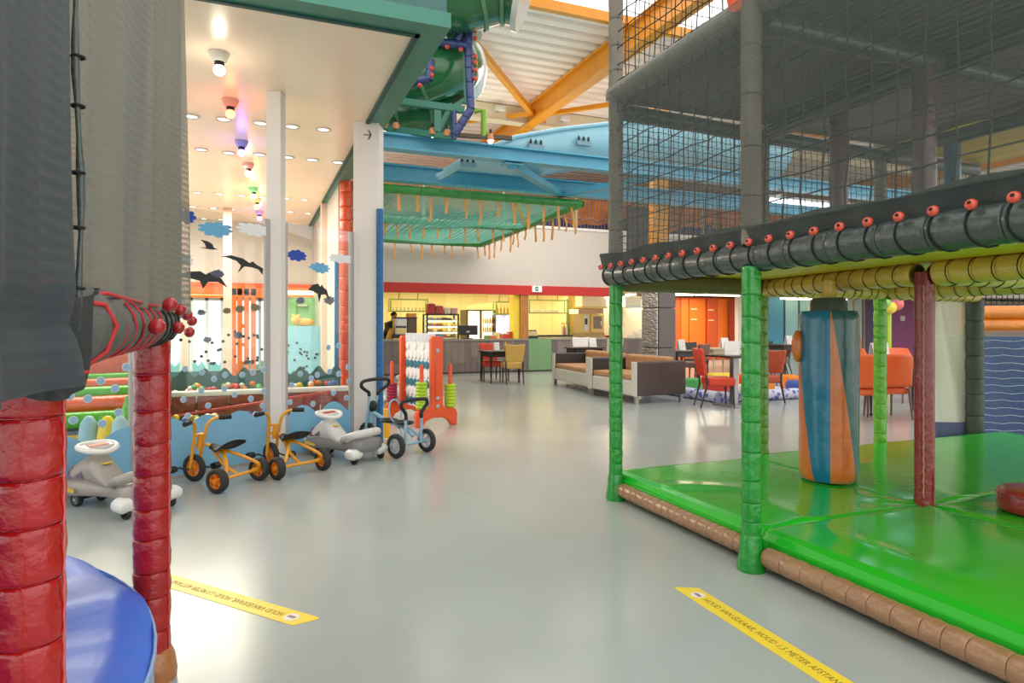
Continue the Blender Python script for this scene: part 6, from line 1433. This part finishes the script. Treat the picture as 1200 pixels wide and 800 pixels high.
# bright strip lights under the nearer beam, right side
qa, qb = ONY(900, 193, 9.3), ONY(1060, 214, 9.3); t = thing('strip_light', 'long cool strip light below the blue beam seen through the black net', 'lamp', (qa + qb) / 2)
obj('tube', MB().tube([(qa.x, 9.3, 3.70), (qb.x, 9.3, 3.70)], .04, 10), mat('cool_tube', (240, 250, 255), .4, emit=(230, 244, 255), es=2.5), t, 60); obj('housing', MB().bx(qa.x, qb.x, 9.25, 9.35, 3.74, 3.79), M_white, t)
obj('hanger', MB().bx(qa.x + .1, qa.x + .14, 9.05, 9.3, 3.76, 3.79), M_white, t)
# ================================================================ LOW CEILING: recessed spots and coloured bulbs
sm_r = mesh('rim', MB().lathe([(.062, 0), (.09, 0), (.09, -.012), (.066, -.012)], 18, None, caps=False), M_carlight, 40); sm_l = mesh('lens', MB().lathe([(0, -.004), (.064, -.004), (.064, -.002), (0, -.002)], 16), mat('spot_lens', (255, 246, 226), .4, emit=(255, 240, 214), es=2.2))
rows = [[(224, 136), (262, 139.5), (305, 144), (342, 148), (379, 151.5)], [(236, 175), (268, 179), (304, 181), (337, 184), (366, 187), (396, 190)], [(231, 225.5), (257, 227), (283, 229), (307, 231), (335, 232), (357, 234), (380, 234)], [(226, 242), (250, 243.5), (272, 245), (340, 248), (361, 250), (382, 251)], [(239, 256), (259, 257)]]
for r, row in enumerate(rows):
    for k, (px, py) in enumerate(row):
        d = (CZ - EYE) * FPX / (HORIZON - py); q = WD(px, py, d)
        if q.x > 1.15 or q.y > BY - .1: continue
        t = thing('ceiling_spot', 'small recessed spot in the low cream ceiling, %s of its rows, %s from the left' % (('nearest', 'second', 'third', 'fourth', 'farthest')[r], ('first', 'second', 'third', 'fourth', 'fifth', 'sixth', 'seventh')[k]), 'lamp', (q.x, q.y, CZ), 0, 'recessed spots in the low ceiling')
        link('rim', sm_r, t); link('lens', sm_l, t)
for px, py, c, n_ in ((257, 78, (255, 244, 220), 'white'), (270, 130, (255, 110, 70), 'red-orange'), (283, 176, (110, 100, 255), 'violet-blue'), (291, 201, (255, 150, 130), 'pink'), (297, 228, (110, 255, 140), 'green'), (301, 240, (255, 214, 80), 'yellow'), (304, 254, (200, 130, 255), 'lilac')):
    d = (CZ - .12 - EYE) * FPX / (HORIZON - py); q = WD(px, py, d); q.z = CZ
    t = thing('ceiling_bulb', '%s bulb in a white fitting on the low cream ceiling' % n_, 'lamp', tuple(q), 0, 'coloured bulbs in a row on the low ceiling')
    obj('fitting', MB().lathe([(.08, 0), (.08, -.02), (.06, -.07), (.05, -.08)], 18), mat('fitting_' + n_, tuple(int(.5 * x + 110) for x in c), .4), t, 50, local=True)  # bulb's glow is mixed into the white fitting's colour
    obj('collar', MB().lathe([(.04, -.08), (.04, -.115)], 12), M_blackmetal, t, 50, local=True)
    obj('bulb', MB().sphere((0, 0, -.15), .048, 14, 10), mat('bulb_' + n_, c, .3, emit=c, es=5.0), t, 60, local=True)
    l = bpy.data.lights.new('bulb_glow', 'POINT'); l.energy = 2.2; l.color = lin(c); l.shadow_soft_size = .05; lo = bpy.data.objects.new('bulb_glow', l); C.objects.link(lo); lo.parent = t; lo.location = (0, 0, -.22)
